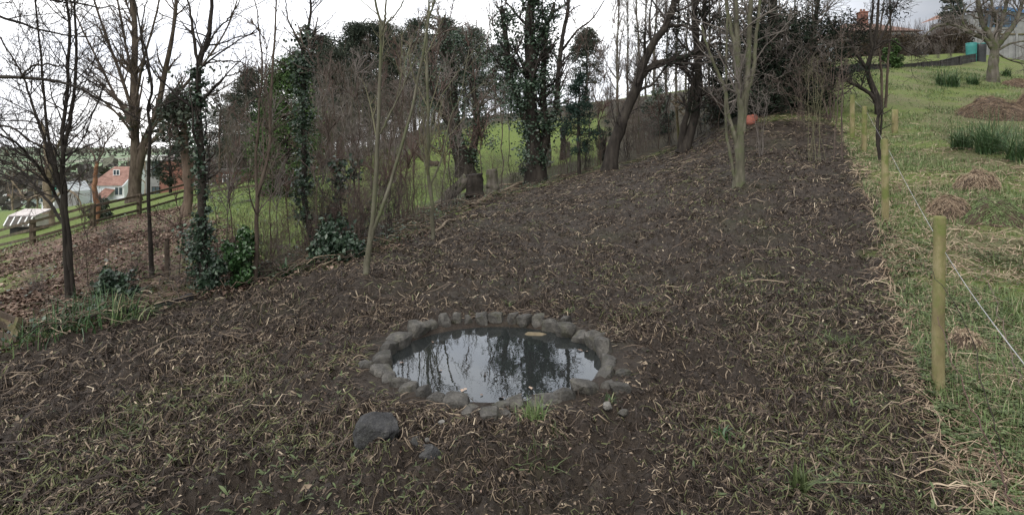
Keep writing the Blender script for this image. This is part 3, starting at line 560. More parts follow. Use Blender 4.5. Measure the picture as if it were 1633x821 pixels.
# grass tufts and single weeds that stand out
def tuft(u, v, n, L, mat, label, cat, seed, spread=.05, lean=.7, w=.004, name='grass_tuft', group=None, k=5):
    r_ = np.random.default_rng(seed); c = at(u, v); root = c.copy()
    a = r_.uniform(0, 2*np.pi, n); q = spread*np.sqrt(r_.random(n)); x = c[0]+q*np.cos(a); y = c[1]+q*np.sin(a)
    V, Fc = blades(x, y, soil_bump(x, y), r_.uniform(.5, 1.1, n)*L, r_.uniform(.6, 1.2, n)*w, r_, lean, k)
    ac = Acc(); ac.add(V, Fc, rep(np.clip(r_.normal(.5, .25, n), 0, 1), 2*k)); o = ac.build(name, mat, None, c); o.location = tuple(c); return tag(o, label, cat, group)
tuft(852, 672, 90, .17, GRASS, 'yellow-green grass tuft growing at the front edge of the pond', 'grass tuft', 1, .06, .6)
tuft(838, 668, 40, .11, GRASS, 'small grass tuft just left of the yellow-green tuft at the pond edge', 'grass tuft', 2, .07, .9)
tuft(884, 690, 26, .08, WEED, 'little pale green weed on the soil below the pond-edge tuft', 'weed', 3, .02, .6, .007, 'weed')
tuft(938, 590, 30, .10, SEDGE, 'small dark green tuft growing at the water on the right side of the pond', 'grass tuft', 4, .03, .6)
tuft(972, 640, 20, .08, SEDGE, 'low green sprig between the pebbles and the big right edging stone', 'weed', 5, .03, .9, .006, 'weed')
tuft(860, 735, 40, .10, WEED, 'spreading green weed on open soil midway below the pond', 'weed', 6, .09, 1.2, .005, 'weed')
tuft(1275, 790, 46, .16, WEED, 'pale green many-armed weed on the soil at bottom right', 'weed', 7, .04, 1.0, .009, 'weed')
tuft(1155, 700, 26, .10, LAUREL, 'broad-leaved green weed on the soil right of the pond foreground', 'weed', 8, .03, 1.1, .012, 'weed')
tuft(1335, 545, 90, .12, WEED, 'dense green weed patch on the soil left of the wooden post', 'weed', 9, .17, 1.1, .007, 'weed')
tuft(1215, 460, 130, .11, WEED, 'low mossy green patch on the slope behind the right end of the pond', 'weed', 10, .5, 1.2, .006, 'weed')
tuft(360, 622, 12, .12, WEED, 'pale pointed leaves of a weed on the dark soil left of the pond', 'weed', 11, .02, 1.4, .014, 'weed')
tuft(180, 690, 130, .09, WEED, 'green weed patch on the soil at lower left', 'weed', 12, .25, 1.1, .006, 'weed')
tuft(455, 440, 34, .26, LAUREL, 'bright green foxglove-like rosette at the foot of the hedge', 'plant', 13, .05, .8, .028, 'plant')
tuft(812, 488, 24, .09, GRASS, 'thin grass sprig behind the top of the pond ring', 'grass tuft', 14, .04, .8)
tuft(905, 497, 50, .08, GRASS, 'short green grass behind the large rear edging stone', 'grass tuft', 15, .08, .9)
tuft(150, 512, 240, .42, SEDGE, 'long arching green grass clump at the foot of the dark twin-stemmed tree', 'grass tuft', 16, .42, .9, .008, k=6)
tuft(70, 540, 110, .30, SEDGE, 'shorter green grass clump left of the long arching one at the bank edge', 'grass tuft', 17, .35, .9, .007, k=6)
tuft(210, 505, 80, .30, GRASS, 'yellowing grass clump at the right end of the log edging', 'grass tuft', 18, .28, 1.1, .007, k=6)

# ------------------------------------------------------------------ trees
def stem_tubes(acc, stems, m=8, rough=.06, rg=None, tint=.5):
    for Pt, R in stems:
        R2 = R*(1+rough*rg.normal(size=R.shape)); V, Fc = tubes(Pt[None], R2[None], m); acc.add(V, Fc, tint)
def mk_stem(pts, r0, r1, rg, k=22, wob=.0, flare=0., taper=1.):
    Pt = resample(pts, k, rg, wob); t = np.linspace(0, 1, k); R = r0+(r1-r0)*t**taper
    if flare: R = R+r0*flare*np.exp(-t*k*.55)
    return Pt, R
def pstem(px, d, r0, r1, rg, k=22, wob=.006, flare=0., taper=1., base=None):
    """stem through photo pixels at distance d; an optional third number moves a point in depth"""
    pts = [P(p[0], p[1], d+(p[2] if len(p) > 2 else 0)) for p in px]
    if base is not None: pts[0] = np.array(base)-(0, 0, .06)
    return mk_stem(pts, r0, r1, rg, k, wob, flare, taper)
def stack(stems): return np.stack([s[0] for s in stems]), np.stack([s[1] for s in stems])
def crown_levels(stems, levels, rg, k=6):
    """returns list of (P,R,sides) for successive branch levels"""
    Pt, R = stack(stems); out = []
    for lv in levels:
        kk = lv.get('k', k)
        Pt, R = grow(Pt, R, lv['n'], lv['L'], lv.get('ang', (30, 60)), lv.get('tr', (.3, 1)), lv.get('up', .05), lv.get('wig', .12), kk, lv.get('ratio', .6), rg, lv.get('rmin', .003), lv.get('side'))
        out.append((Pt, R, lv.get('m', 3)))
    return out
def ivy_on(stems, n, spread, size, rg, clump=.16, tr=(0, 1), nc=60):
    Pt, R = stack(stems); sl = np.linalg.norm(np.diff(Pt, axis=1), axis=2).sum(1); pi = rg.choice(len(Pt), nc, p=sl/sl.sum()); t = rg.uniform(*tr, nc); K = Pt.shape[1]
    f = t*(K-1); i = np.minimum(f.astype(int), K-2); p = Pt[pi, i]+(Pt[pi, i+1]-Pt[pi, i])*(f-i)[:, None]; r = R[pi, i]
    o = rg.normal(size=(nc, 3)); o[:, 2] *= .5; sp = spread(t) if callable(spread) else spread
    p = p+nrm(o)*(r+np.abs(rg.normal(size=nc))*sp)[:, None]; wt = rg.random(nc)+.3
    ci = rg.choice(nc, n, p=wt/wt.sum()); C = p[ci]+rg.normal(size=(n, 3))*clump*np.array([1, 1, .9]); V, Fc = leaves(C, rg.uniform(.6, 1.3, n)*size, rg, (0, -.3, .5), .85, .3, .1)
    tn = np.clip(rg.normal(.5, .2, n)+.25*(rg.random(nc)-.5)[ci], 0, 1)
    return V, Fc, rep(tn, 4)
def tree(name, label, cat, stems, levels, bark, twig, seed, group=None, ivy=None, m=9, twig_name='crown', rough=.05, ivy_mat=None, sc=1.):
    levels = [dict(l, L=(l['L'][0]*sc, l['L'][1]*sc), rmin=l['rmin']*sc**.7) for l in levels] if levels else levels
    rg = np.random.default_rng(seed); base = stems[0][0][0].copy(); base[2] += .06
    root = empty(name, base, label, cat, group)
    ac = Acc(); stem_tubes(ac, stems, m, rough, rg); ac.build('trunk', bark, root, base)
    if levels:
        ac = Acc()
        for Pt, R, mm in crown_levels(stems if len({s[0].shape[0] for s in stems}) == 1 else stems, levels, rg):
            V, Fc = tubes(Pt, R, mm); ac.add(V, Fc)
        ac.build(twig_name, twig, root, base)
    if ivy:
        ac = Acc()
        for iv in (ivy if isinstance(ivy, list) else [ivy]):
            spf = iv['spread']; V, Fc, t = ivy_on(iv.get('stems', stems), iv['n'], (lambda q, f_=spf: f_(q)*sc) if callable(spf) else spf*sc, iv['size']*sc**.7, rg, iv.get('clump', .16)*sc, iv.get('tr', (0, 1)), iv.get('nc', 60)); ac.add(V, Fc, t)
        ac.build('ivy', ivy_mat or IVY, root, base)
    return root
def LV(n, L, ang=(30, 60), tr=(.3, 1), up=.05, wig=.12, ratio=.6, rmin=.003, m=3, k=6, side=None): return dict(n=n, L=L, ang=ang, tr=tr, up=up, wig=wig, ratio=ratio, rmin=rmin, m=m, k=k, side=side)
def G(s): return np.random.default_rng(s)

# ---- A: dark twin-stemmed tree at the left bank
b = at(110, 482); d = b[1]; g = G(1)
st = [pstem([(110, 482), (104, 380), (100, 300), (102, 210), (107, 130), (112, 50), (104, -10), (95, -160)], d, .031, .012, g, base=b, flare=.4),
      pstem([(114, 482), (112, 400), (104, 330), (92, 280), (78, 225), (70, 150), (62, 60), (50, -60)], d, .028, .009, g, base=b+(.04, .03, 0)),
      pstem([(112, 430), (100, 340), (80, 295), (48, 250, -.3), (15, 222, -.6), (-40, 200, -.9)], d, .025, .009, g),
      pstem([(104, 330), (100, 260), (112, 190), (122, 100), (120, 0), (128, -90)], d, .03, .008, g),
      pstem([(100, 310), (60, 190, .3), (30, 110, .5), (-20, 30, .8)], d, .022, .006, g), pstem([(104, 360), (60, 300, .4), (20, 262, .6), (-30, 250, .9)], d, .02, .006, g)]
tree('bare_tree', 'dark twin-stemmed leafless tree on the left bank with branches arching to the left edge', 'tree', st,
     [LV(110, (.5, 1.8), (25, 60), (.3, 1), .02, .12, .5, .004, 4, 7), LV(600, (.2, .8), (25, 70), (.15, 1), .03, .15, .6, .0032), LV(4200, (.06, .28), (25, 70), (.1, 1), .04, .18, .6, .002, 3, 4)], BARK_DARK, TWIG_DARK, 1)
# ---- limbs of a tree that stands just outside the left edge
b = np.array([-7.6, 6.9, gz(-7.6, 6.9)]); g = G(2)
def lim(px, d, r0, r1): return pstem(px, d, r0, r1, g)
st = [mk_stem([b, b+(0, 0, 1.2), b+(.15, 0, 2.2), b+(.1, .1, 3.6), b+(0, .1, 5.6)], .11, .05, g, 22, .02, .4),
      mk_stem([b+(.05, 0, 2.1), P(-110, 128, 6.9), P(0, 123, 6.9), P(105, 134, 7.0), P(214, 186, 7.2)], .034, .010, g, 22, .006),
      mk_stem([b+(.1, 0, 2.9), P(-100, 10, 6.9), P(0, 27, 6.9), P(80, 52, 7.1), P(165, 60, 7.3)], .024, .006, g, 22, .006),
      mk_stem([P(30, 125, 6.9), P(60, 104, 6.9), P(105, 107, 7.0), P(150, 132, 7.0), P(205, 140, 7.2)], .013, .005, g, 22, .01),
      mk_stem([b+(.05, 0, 1.3), P(-110, 200, 6.7), P(-20, 196, 6.6), P(50, 222, 6.6), P(88, 268, 6.8)], .022, .006, g, 22, .012),
      mk_stem([b+(.1, 0, 3.3), P(-90, -25, 6.9), P(30, -8, 7), P(120, 6, 7.2), P(205, 14, 7.4)], .026, .006, g, 22, .02)]
tree('bare_tree', 'lichened dark tree beyond the left edge reaching its limbs into the frame', 'tree', st,
     [LV(60, (.3, 1.0), (30, 70), (.35, 1), .01, .14, .5, .0035, 4, 7), LV(300, (.15, .5), (30, 70), (.15, 1), .02, .16, .6, .0025), LV(1100, (.04, .2), (25, 70), (.1, 1), .03, .18, .6, .002, 3, 4)], BARK_DARK, TWIG_DARK, 2)
# ---- B: big forked tree by the rail fence
b = at(214, 322); d = b[1]; g = G(3); s = d/F
st = [pstem([(212, 322), (216, 262), (215, 200), (214, 120), (215, 40), (205, -60), (200, -170)], d, 8.5*s, 2.2*s, g, base=b, flare=.5),
      pstem([(216, 290), (232, 225), (250, 180), (262, 120), (276, 50), (284, -30), (292, -130)], d, 6.2*s, 1.6*s, g, flare=.2),
      pstem([(240, 205), (265, 170, .5), (300, 130, .8), (330, 95, 1), (362, 45, 1), (385, -20, 1)], d, 3.2*s, .8*s, g),
      pstem([(214, 190), (196, 130, -.5), (170, 60, -.8), (150, 0, -1), (128, -70, -1)], d, 3.0*s, .8*s, g), pstem([(214, 200), (190, 165, .6), (160, 105, 1), (128, 40, 1.4), (100, -30, 2)], d, 2.8*s, .7*s, g),
      pstem([(215, 170), (228, 100, -1), (250, 20, -1.4), (262, -60, -1.6)], d, 2.6*s, .7*s, g), pstem([(214, 215), (185, 180, -.8), (150, 150, -1.2), (110, 130, -1.5)], d, 2.2*s, .6*s, g),
      pstem([(246, 200), (290, 165, -.4), (340, 150, -.5), (390, 118, -.5)], d, 2.2*s, .6*s, g), pstem([(215, 140), (200, 70, 1), (186, -10, 1), (180, -90, 1)], d, 2.4*s, .6*s, g)]
tree('bare_tree', 'big forked grey-brown leafless tree at the rail fence with an upward fan of branches', 'tree', st,
     [LV(170, (1.2, 3.8), (22, 50), (.2, 1), .05, .08, .5, .010, 4, 7), LV(1000, (.5, 1.7), (22, 55), (.15, 1), .05, .12, .6, .007), LV(5000, (.2, .7), (25, 60), (.1, 1), .05, .16, .6, .005, 3, 4)], BARK_BROWN, TWIG_BROWN, 3, m=10)
# ---- C: thin dark tree right of it
b = at(243, 442); d = b[1]; g = G(4)
st = [pstem([(243, 442), (240, 380), (236, 300), (240, 215), (236, 170), (243, 140), (234, 90), (222, 40), (210, -20), (190, -110)], d, .029, .008, g, 26, base=b, flare=.3),
      pstem([(237, 180), (252, 150), (280, 143), (330, 160)], d, .012, .004, g, 26), pstem([(243, 140), (225, 60), (236, -10), (240, -80)], d, .014, .004, g, 26)]
tree('sapling', 'thin crooked dark leafless tree left of the ivy-clad pole-like trunk', 'tree', st, [LV(34, (.3, 1.1), (30, 65), (.25, 1), .03, .14, .5, .003, 3, 7), LV(200, (.1, .45), (30, 65), (.15, 1), .03, .16, .6, .0022)], BARK_DARK, TWIG_DARK, 4)
# cut stake beside it
b = at(267, 444); d = b[1]
tree('stump', 'short sawn-off upright stump between the thin crooked tree and the ivy-clad trunk', 'tree stump', [pstem([(267, 444), (267, 410), (266, 381)], d, .040, .034, G(5), base=b, wob=.004)], None, BARK_BROWN, None, 5)
# ---- D: ivy-clad straight trunk
b = at(327, 462); d = b[1]; g = G(6)
st = [pstem([(327, 462), (322, 380), (322, 300), (318, 200), (316, 120), (320, 95), (332, 60), (338, 0), (340, -120)], d, .058, .018, g, base=b, flare=.4),
      pstem([(317, 112), (311, 70), (306, 40), (300, 0), (280, -90)], d, .026, .008, g), pstem([(319, 165), (345, 135), (372, 118), (395, 116)], d, .016, .005, g),
      pstem([(318, 108), (345, 98), (385, 100), (400, 108)], d, .014, .004, g), pstem([(321, 92), (345, 50), (372, 20), (400, -40)], d, .015, .005, g)]
tree('ivy_clad_tree', 'straight dark trunk wrapped in ivy at the left hedge, bushy with ivy at its foot', 'tree', st, [LV(50, (.3, 1.3), (30, 65), (.2, 1), .04, .14, .5, .0035, 3, 7), LV(260, (.1, .5), (30, 65), (.15, 1), .03, .16, .6, .0023)], BARK_DARK, TWIG_DARK, 6,
     ivy=[dict(stems=st[:1], n=1900, spread=.02, size=.05, clump=.04, tr=(.05, .54), nc=90), dict(stems=st[:1], n=1200, spread=.10, size=.052, clump=.06, tr=(.0, .15), nc=40)])
BARK_RUST = bark_mat('bark_rust', (.05, .036, .028), (.11, .08, .06), (.19, .145, .11))
# ---- pruned shaggy trunk behind (F) and orange trunk (G)
b = at(296, 345); d = b[1]; g = G(7); s = d/F
st = [pstem([(298, 345), (301, 300), (296, 250), (294, 200), (290, 165)], d, 7*s, 5*s, g, 22, .012, base=b, flare=.5), pstem([(296, 240), (284, 215), (281, 180), (292, 160)], d, 4*s, 2.5*s, g, 22, .03)]
tree('dead_tree', 'thick brown broken-topped trunk with a shaggy dark crown behind the ivy-clad trunk', 'tree', st, [LV(90, (.4, 1.4), (40, 90), (.7, 1), .08, .2, .25, .012, 3, 7), LV(500, (.15, .6), (30, 70), (.1, 1), .02, .2, .6, .008)], BARK_RUST, TWIG_DARK, 7,
     ivy=dict(stems=st, n=1700, spread=lambda t: .12+.65*(t > .7), size=.11, clump=.18, tr=(.55, 1), nc=70), ivy_mat=NEEDLE)
b = at(154, 357); d = b[1]; g = G(8); s = d/F
st = [pstem([(154, 357), (155, 330), (151, 300), (153, 275), (154, 258)], d, 4.6*s, 2.4*s, g, 22, .008, base=b, flare=.3)]
t_ = tree('decaying_tree', 'orange-brown barkless decaying trunk by the rail fence in front of the white cottage', 'tree', st, None, BARK_ORANGE, None, 8)
st2 = [pstem([(154, 262), (148, 245), (138, 232), (120, 215)], d, 1.6*s, .7*s, g), pstem([(154, 262), (163, 245), (170, 225), (190, 205)], d, 1.5*s, .6*s, g), pstem([(153, 268), (160, 235), (152, 205)], d, 1.2*s, .5*s, g)]
ac = Acc(); stem_tubes(ac, st2, 5, .05, g)
for Pt, R, mm in crown_levels(st2, [LV(40, (.4, 1.2), (30, 70), (.3, 1), 0, .16, .6, .010), LV(240, (.15, .6), (30, 70), (.1, 1), 0, .18, .6, .007)], g): V, Fc = tubes(Pt, R, mm); ac.add(V, Fc)
bb = st[0][0][0]+(0, 0, .06); ac.build('crown', TWIG_BROWN, t_, bb)
# ---- H: beige tree on the lower lawn
b = at(78, 358); d = b[1]; g = G(9); s = d/F
st = [pstem([(78, 358), (76, 320), (76, 285), (80, 262)], d, 7*s, 5*s, g, 22, .02, base=b, flare=.5), pstem([(79, 266), (72, 240), (71, 215), (66, 195)], d, 3.4*s, 1.5*s, g), pstem([(80, 268), (86, 245), (96, 225), (104, 205)], d, 3.2*s, 1.2*s, g),
      pstem([(78, 318), (60, 312), (42, 318), (28, 300), (8, 275)], d, 2.4*s, .8*s, g), pstem([(80, 325), (96, 308), (112, 305), (126, 318), (134, 345)], d, 2.4*s, .8*s, g), pstem([(77, 290), (55, 275), (30, 268), (10, 240)], d, 2.*s, .6*s, g)]
tree('bare_tree', 'beige-barked spreading leafless tree on the lower lawn beyond the rail fence', 'tree', st, [LV(60, (.8, 2.6), (30, 65), (.3, 1), 0, .16, .5, .018, 3, 7), LV(420, (.3, 1.1), (30, 65), (.1, 1), 0, .18, .6, .012)], BARK_BEIGE, TWIG_BROWN, 9)
# ---- L: thin purple-brown twin sapling;  M: ivy-clad pole; N ivy stems
b = at(408, 452); d = b[1]; g = G(10)
st = [pstem([(404, 452), (409, 380), (412, 310), (428, 250), (432, 160), (437, 70), (440, 10), (446, -80)], d, .034, .007, g, base=b),
      pstem([(412, 330), (408, 270), (412, 200), (418, 110), (412, 40), (402, -30)], d, .022, .006, g)]
tree('sapling', 'thin purple-brown forked sapling right of the glossy green laurel', 'tree', st, [LV(40, (.3, 1.2), (25, 60), (.2, 1), .05, .14, .45, .003, 3, 7), LV(240, (.1, .5), (30, 60), (.15, 1), .04, .16, .6, .0022)], BARK_BROWN, TWIG_BROWN, 10)
b = at(487, 420); d = b[1]+.6; g = G(11)
st = [pstem([(487, 425), (487, 330), (485, 240), (484, 150), (483, 80), (495, 30), (494, -20), (498, -120)], d, .05, .010, g, 24, base=(b[0], d, gz(b[0], d)), flare=.3), pstem([(484, 85), (470, 55), (458, 25), (452, -30)], d, .02, .006, g, 24), pstem([(486, 100), (498, 85), (508, 65)], d, .012, .004, g, 24)]
tree('ivy_clad_tree', 'slim ivy-covered tree in front of the bright green cypress with two bare tops', 'tree', st, [LV(30, (.3, 1.2), (30, 60), (.4, 1), .05, .14, .5, .003, 3, 7), LV(170, (.1, .5), (30, 60), (.15, 1), .04, .16, .6, .0022)], BARK_DARK, TWIG_DARK, 11,
     ivy=[dict(stems=st[:1], n=2600, spread=.05, size=.058, clump=.065, tr=(.10, .64), nc=80), dict(stems=st[:1], n=300, spread=.10, size=.06, clump=.08, tr=(.5, .64), nc=14)])
b = at(548, 400); d = b[1]+.5; g = G(12)
st = [pstem([(548, 408), (545, 350), (542, 300), (540, 262)], d, .03, .012, g, base=(b[0], d, gz(b[0], d))), pstem([(575, 395), (577, 340), (566, 300), (562, 255)], d, .03, .012, g), pstem([(532, 400), (533, 350), (538, 310)], d, .02, .01, g)]
tree('ivy_clad_shrub', 'cluster of short ivy-hung stems left of the pale forked sapling', 'tree', st, [LV(40, (.3, 1.1), (20, 60), (.2, 1), .06, .14, .5, .003, 3, 7), LV(200, (.1, .5), (30, 60), (.15, 1), .04, .16, .6, .0022)], BARK_DARK, TWIG_BROWN, 12, ivy=dict(stems=st, n=900, spread=.06, size=.075, clump=.06, tr=(.1, 1), nc=50))
# ---- O: pale forked sapling at the edge of the cleared ground
b = at(583, 441); d = b[1]; g = G(13); s = d/F
st = [pstem([(583, 441), (585, 415), (590, 385), (594, 350), (598, 300), (602, 220), (605, 150), (607, 80), (608, 42), (600, 10), (594, -30), (580, -130)], d, 4.7*s, 1.1*s, g, 28, .004, .45, base=b),
      pstem([(591, 385), (600, 355), (614, 320), (640, 235), (660, 160), (676, 80), (684, 30), (695, -10), (712, -120)], d, 3.4*s, 1.0*s, g, 28, .004), pstem([(607, 60), (614, 30), (616, 0), (622, -80)], d, 2.2*s, 1.0*s, g, 28, .004),
      pstem([(608, 48), (622, 32), (640, 10), (655, -30)], d, 1.6*s, .6*s, g, 28, .004), pstem([(600, 225), (618, 190), (640, 145), (664, 90)], d, 2.0*s, .8*s, g, 28, .004)]
tree('pale_sapling', 'smooth pale olive forked sapling standing at the edge of the bare soil', 'tree', st, [LV(22, (.4, 1.3), (20, 45), (.45, 1), .08, .08, .5, .0035, 4, 7), LV(110, (.15, .5), (25, 55), (.2, 1), .06, .12, .6, .0024)], BARK_PALE, TWIG_PALE, 13, m=10)
b = at(690, 384); d = b[1]; g = G(14); s = d/F
st = [pstem([(690, 384), (690, 330), (684, 290), (683, 230), (682, 150), (680, 70), (684, 0), (690, -90)], d, 3.6*s, 1.0*s, g, base=b), pstem([(685, 300), (705, 250), (718, 190), (735, 150), (748, 80)], d, 1.7*s, .6*s, g), pstem([(684, 240), (692, 180), (720, 130), (755, 80)], d, 1.5*s, .5*s, g), pstem([(684, 280), (672, 240), (668, 180), (672, 110)], d, 1.4*s, .5*s, g)]
tree('pale_sapling', 'slender yellowish sapling with upswept branches right of the pale forked one', 'tree', st, [LV(24, (.4, 1.3), (18, 45), (.3, 1), .08, .08, .5, .0032, 3, 7), LV(110, (.15, .5), (25, 55), (.2, 1), .06, .12, .6, .0022)], BARK_PALE, TWIG_PALE, 14)
# ---- R, T: the two big ivy-clad trees
b = at(743, 285); d = b[1]+1.2; b = np.array([P(743, 285, d)[0], d, 0]); b[2] = gz(b[0], b[1]); g = G(15); s = d/F
st = [pstem([(743, 285), (738, 255), (728, 225), (722, 180), (718, 120), (712, 70), (705, 30)], d, 15*s, 6*s, g, base=b, flare=.35), pstem([(745, 275), (755, 235), (760, 190), (752, 120), (745, 60)], d, 8*s, 3*s, g), pstem([(728, 215), (700, 170), (685, 120), (690, 70)], d, 6*s, 3*s, g)]
tree('ivy_clad_tree', 'broad ivy-smothered tree with thick twisted base, left of the two ivied giants', 'tree', st, [LV(60, (.8, 2.2), (25, 60), (.4, 1), .05, .14, .4, .008, 3, 7), LV(420, (.3, 1.1), (30, 60), (.2, 1), .04, .16, .6, .005)], BARK_DARK, TWIG_GREY, 15, sc=1.45,
     ivy=[dict(stems=st, n=8000, spread=lambda t: .28+.45*np.sin(np.clip(t, 0, 1)*np.pi), size=.09, clump=.19, tr=(.28, 1), nc=170), dict(stems=st[1:2], n=900, spread=.12, size=.09, clump=.1, tr=(.05, .5), nc=40)])
b = at(855, 291); d = b[1]; g = G(16); s = d/F
st = [pstem([(856, 291), (854, 255), (850, 215), (846, 160), (846, 100), (844, 40), (848, -2), (850, -10)], d, 15*s, 5*s, g, base=b, flare=.45), pstem([(858, 260), (872, 215), (866, 160), (868, 90), (872, 30)], d, 8*s, 3*s, g), pstem([(848, 215), (832, 170), (812, 120), (806, 60), (800, 10)], d, 8*s, 3*s, g),
      pstem([(848, 100), (866, 50), (880, 22), (884, 4)], d, 6*s, 2*s, g)]
tree('ivy_clad_tree', 'tall dark tree wholly clad in ivy beside the cleared ground, nearer of the two giants', 'tree', st, [LV(50, (.6, 1.9), (25, 60), (.4, 1), .05, .14, .4, .006, 3, 7), LV(380, (.2, .9), (30, 60), (.2, 1), .04, .16, .6, .004)], BARK_DARK, TWIG_DARK, 16, sc=1.45,
     ivy=[dict(stems=st, n=11000, spread=lambda t: .11+.27*np.sin(np.clip(t*1.15, 0, 1)*np.pi), size=.082, clump=.15, tr=(.22, .93), nc=190), dict(stems=st[:1], n=1400, spread=.06, size=.085, clump=.10, tr=(.06, .35), nc=50)])
b = at(862, 268); d = b[1]-.1; g = G(17); s = d/F
st = [pstem([(866, 290), (866, 225), (876, 192), (888, 165), (890, 120), (897, 60), (906, 10), (905, -60)], d, 6.2*s, 2.2*s, g, base=np.array([P(866, 290, d)[0], d, gz(P(866, 290, d)[0], d)]) ), pstem([(897, 80), (920, 50), (945, 30), (970, -10)], d, 2.2*s, .7*s, g), pstem([(889, 110), (905, 90), (930, 75), (960, 40)], d, 1.5*s, .6*s, g)]
tree('bare_tree', 'slanting dark leafless tree with a pruned pale cut leaning right of the tall ivied one', 'tree', st, [LV(30, (.5, 1.5), (25, 60), (.3, 1), .05, .14, .5, .004, 3, 7), LV(200, (.2, .7), (30, 60), (.2, 1), .04, .16, .6, .003)], BARK_DARK, TWIG_DARK, 17, sc=1.4)
# ---- X: leaning tree;  Y cut twin trunk;  AA pale multi-stem
b = at(971, 272); d = b[1]; g = G(18); s = d/F
st = [pstem([(971, 272), (980, 230), (995, 185), (1015, 140), (1024, 105), (1045, 65), (1062, 40), (1074, 5), (1082, -60), (1086, -150)], d, 9.5*s, 3.2*s, g, 26, .012, base=b, flare=.6),
      pstem([(1010, 150), (1026, 118), (1048, 102), (1080, 94), (1110, 84), (1140, 60)], d, 6.5*s, 2.6*s, g, 26), pstem([(1062, 42), (1090, 42), (1115, 55), (1150, 60)], d, 2.6*s, 1*s, g, 26), pstem([(1000, 178), (1020, 145), (1040, 135), (1060, 110), (1090, 80)], d, 3*s, 1*s, g, 26),
      pstem([(978, 250), (990, 210), (1003, 170)], d, 3.5*s, 2.0*s, g, 26), pstem([(1040, 80), (1036, 30), (1045, -30)], d, 2.4*s, .8*s, g, 26)]
tree('leaning_tree', 'dark leafless tree leaning right, its long limb reaching over the top of the soil', 'tree', st, [LV(70, (.5, 1.9), (30, 65), (.3, 1), .03, .14, .45, .005, 4, 7), LV(420, (.2, .8), (30, 65), (.15, 1), .03, .16, .6, .0032), LV(1300, (.08, .35), (30, 65), (.1, 1), .03, .16, .6, .0026, 3, 4)], BARK_DARK, TWIG_DARK, 18, sc=1.4, m=10)
b = at(1088, 244); d = b[1]; g = G(19); s = d/F
st = [pstem([(1090, 245), (1098, 220), (1108, 185), (1114, 140), (1112, 80), (1108, 30), (1106, -40), (1108, -150)], d, 8*s, 3.4*s, g, base=b, flare=.6), pstem([(1084, 243), (1090, 205), (1100, 165), (1108, 120)], d, 6*s, 3.4*s, g), pstem([(1113, 110), (1122, 60), (1124, 0), (1130, -80)], d, 5*s, 2*s, g),
      pstem([(1112, 90), (1140, 70), (1165, 75), (1190, 95)], d, 2.8*s, 1*s, g)]
tree('bare_tree', 'dark leafless tree with two stems joined at the base, between leaning tree and pale tree', 'tree', st, [LV(60, (.6, 2.0), (30, 65), (.35, 1), .02, .14, .45, .006, 4, 7), LV(420, (.2, .9), (30, 65), (.15, 1), .02, .16, .6, .0036), LV(1300, (.08, .4), (30, 65), (.1, 1), .02, .16, .6, .003, 3, 4)], BARK_DARK, TWIG_DARK, 19, sc=1.35)
b = at(1178, 297); d = b[1]; g = G(20); s = d/F
st = [pstem([(1180, 297), (1180, 260), (1181, 210), (1181, 165), (1178, 110), (1175, 50), (1172, -10), (1168, -140)], d, 6.8*s, 3.2*s, g, 24, .006, .6, base=b), pstem([(1184, 210), (1190, 150), (1194, 80), (1196, 10), (1206, -120)], d, 5*s, 3*s, g, 24, .006), pstem([(1176, 290), (1176, 235), (1168, 205), (1160, 175), (1156, 140), (1142, 110), (1128, 75), (1118, 40)], d, 4*s, 1.5*s, g, 24, .008),
      pstem([(1174, 295), (1165, 250), (1158, 200), (1158, 120), (1160, 30), (1158, -80)], d, 2.6*s, 1.2*s, g, 24, .008), pstem([(1182, 165), (1200, 120), (1206, 60), (1214, -20)], d, 4*s, 2*s, g, 24, .008), pstem([(1177, 150), (1172, 80), (1160, 20), (1150, -60)], d, 4*s, 2*s, g, 24, .008)]
tree('pale_tree', 'pale grey-green multi-stemmed tree rising from the bare soil at upper right', 'tree', st, [LV(50, (.5, 1.7), (25, 60), (.3, 1), .03, .13, .4, .004, 4, 7), LV(300, (.2, .8), (30, 60), (.15, 1), .03, .16, .6, .003), LV(900, (.08, .35), (30, 60), (.1, 1), .03, .16, .6, .0024, 3, 4)], BARK_PALE, TWIG_GREY, 20, sc=1.2, m=10)
# ---- AC: dark yew with bare branches in front
b = at(1262, 188); d = b[1]+1.2; b = np.array([P(1250, 190, d)[0], d, 0]); b[2] = gz(b[0], b[1]); g = G(21); s = d/F
st = [pstem([(1250, 190), (1240, 140), (1236, 80), (1232, 10), (1230, -100)], d, 12*s, 5*s, g, base=b), pstem([(1252, 170), (1222, 120), (1205, 70), (1190, 10)], d, 6*s, 3*s, g), pstem([(1250, 165), (1278, 115), (1295, 60), (1305, 0)], d, 6*s, 3*s, g)]
YEW = tint_mat('yew_needles', [(0, (.006, .011, .007)), (.6, (.014, .023, .013)), (1, (.03, .042, .024))], .8, .2)
root = tree('yew_tree', 'very dark dense evergreen yew above the top corner of the bare soil', 'tree', st, [LV(110, (.8, 2.4), (30, 75), (.15, 1), .0, .12, .4, .009, 4, 7), LV(800, (.3, 1.1), (30, 65), (.15, 1), .0, .16, .6, .006), LV(2200, (.1, .45), (30, 65), (.1, 1), .0, .16, .6, .005, 3, 4)], BARK_DARK, TWIG_GREY, 21, sc=1.2)
ac = Acc(); n = 30000; nc = 260
cc = np.stack([g.normal(0, .95, nc), g.normal(.1, .8, nc), g.uniform(.2, 3.9, nc)], 1); cc[:, 0] *= np.interp(cc[:, 2], [0, 1.5, 4, 7], [1.1, 2.0, 1.9, 1.2]); cc = cc+b+(-.25, .5, 0)
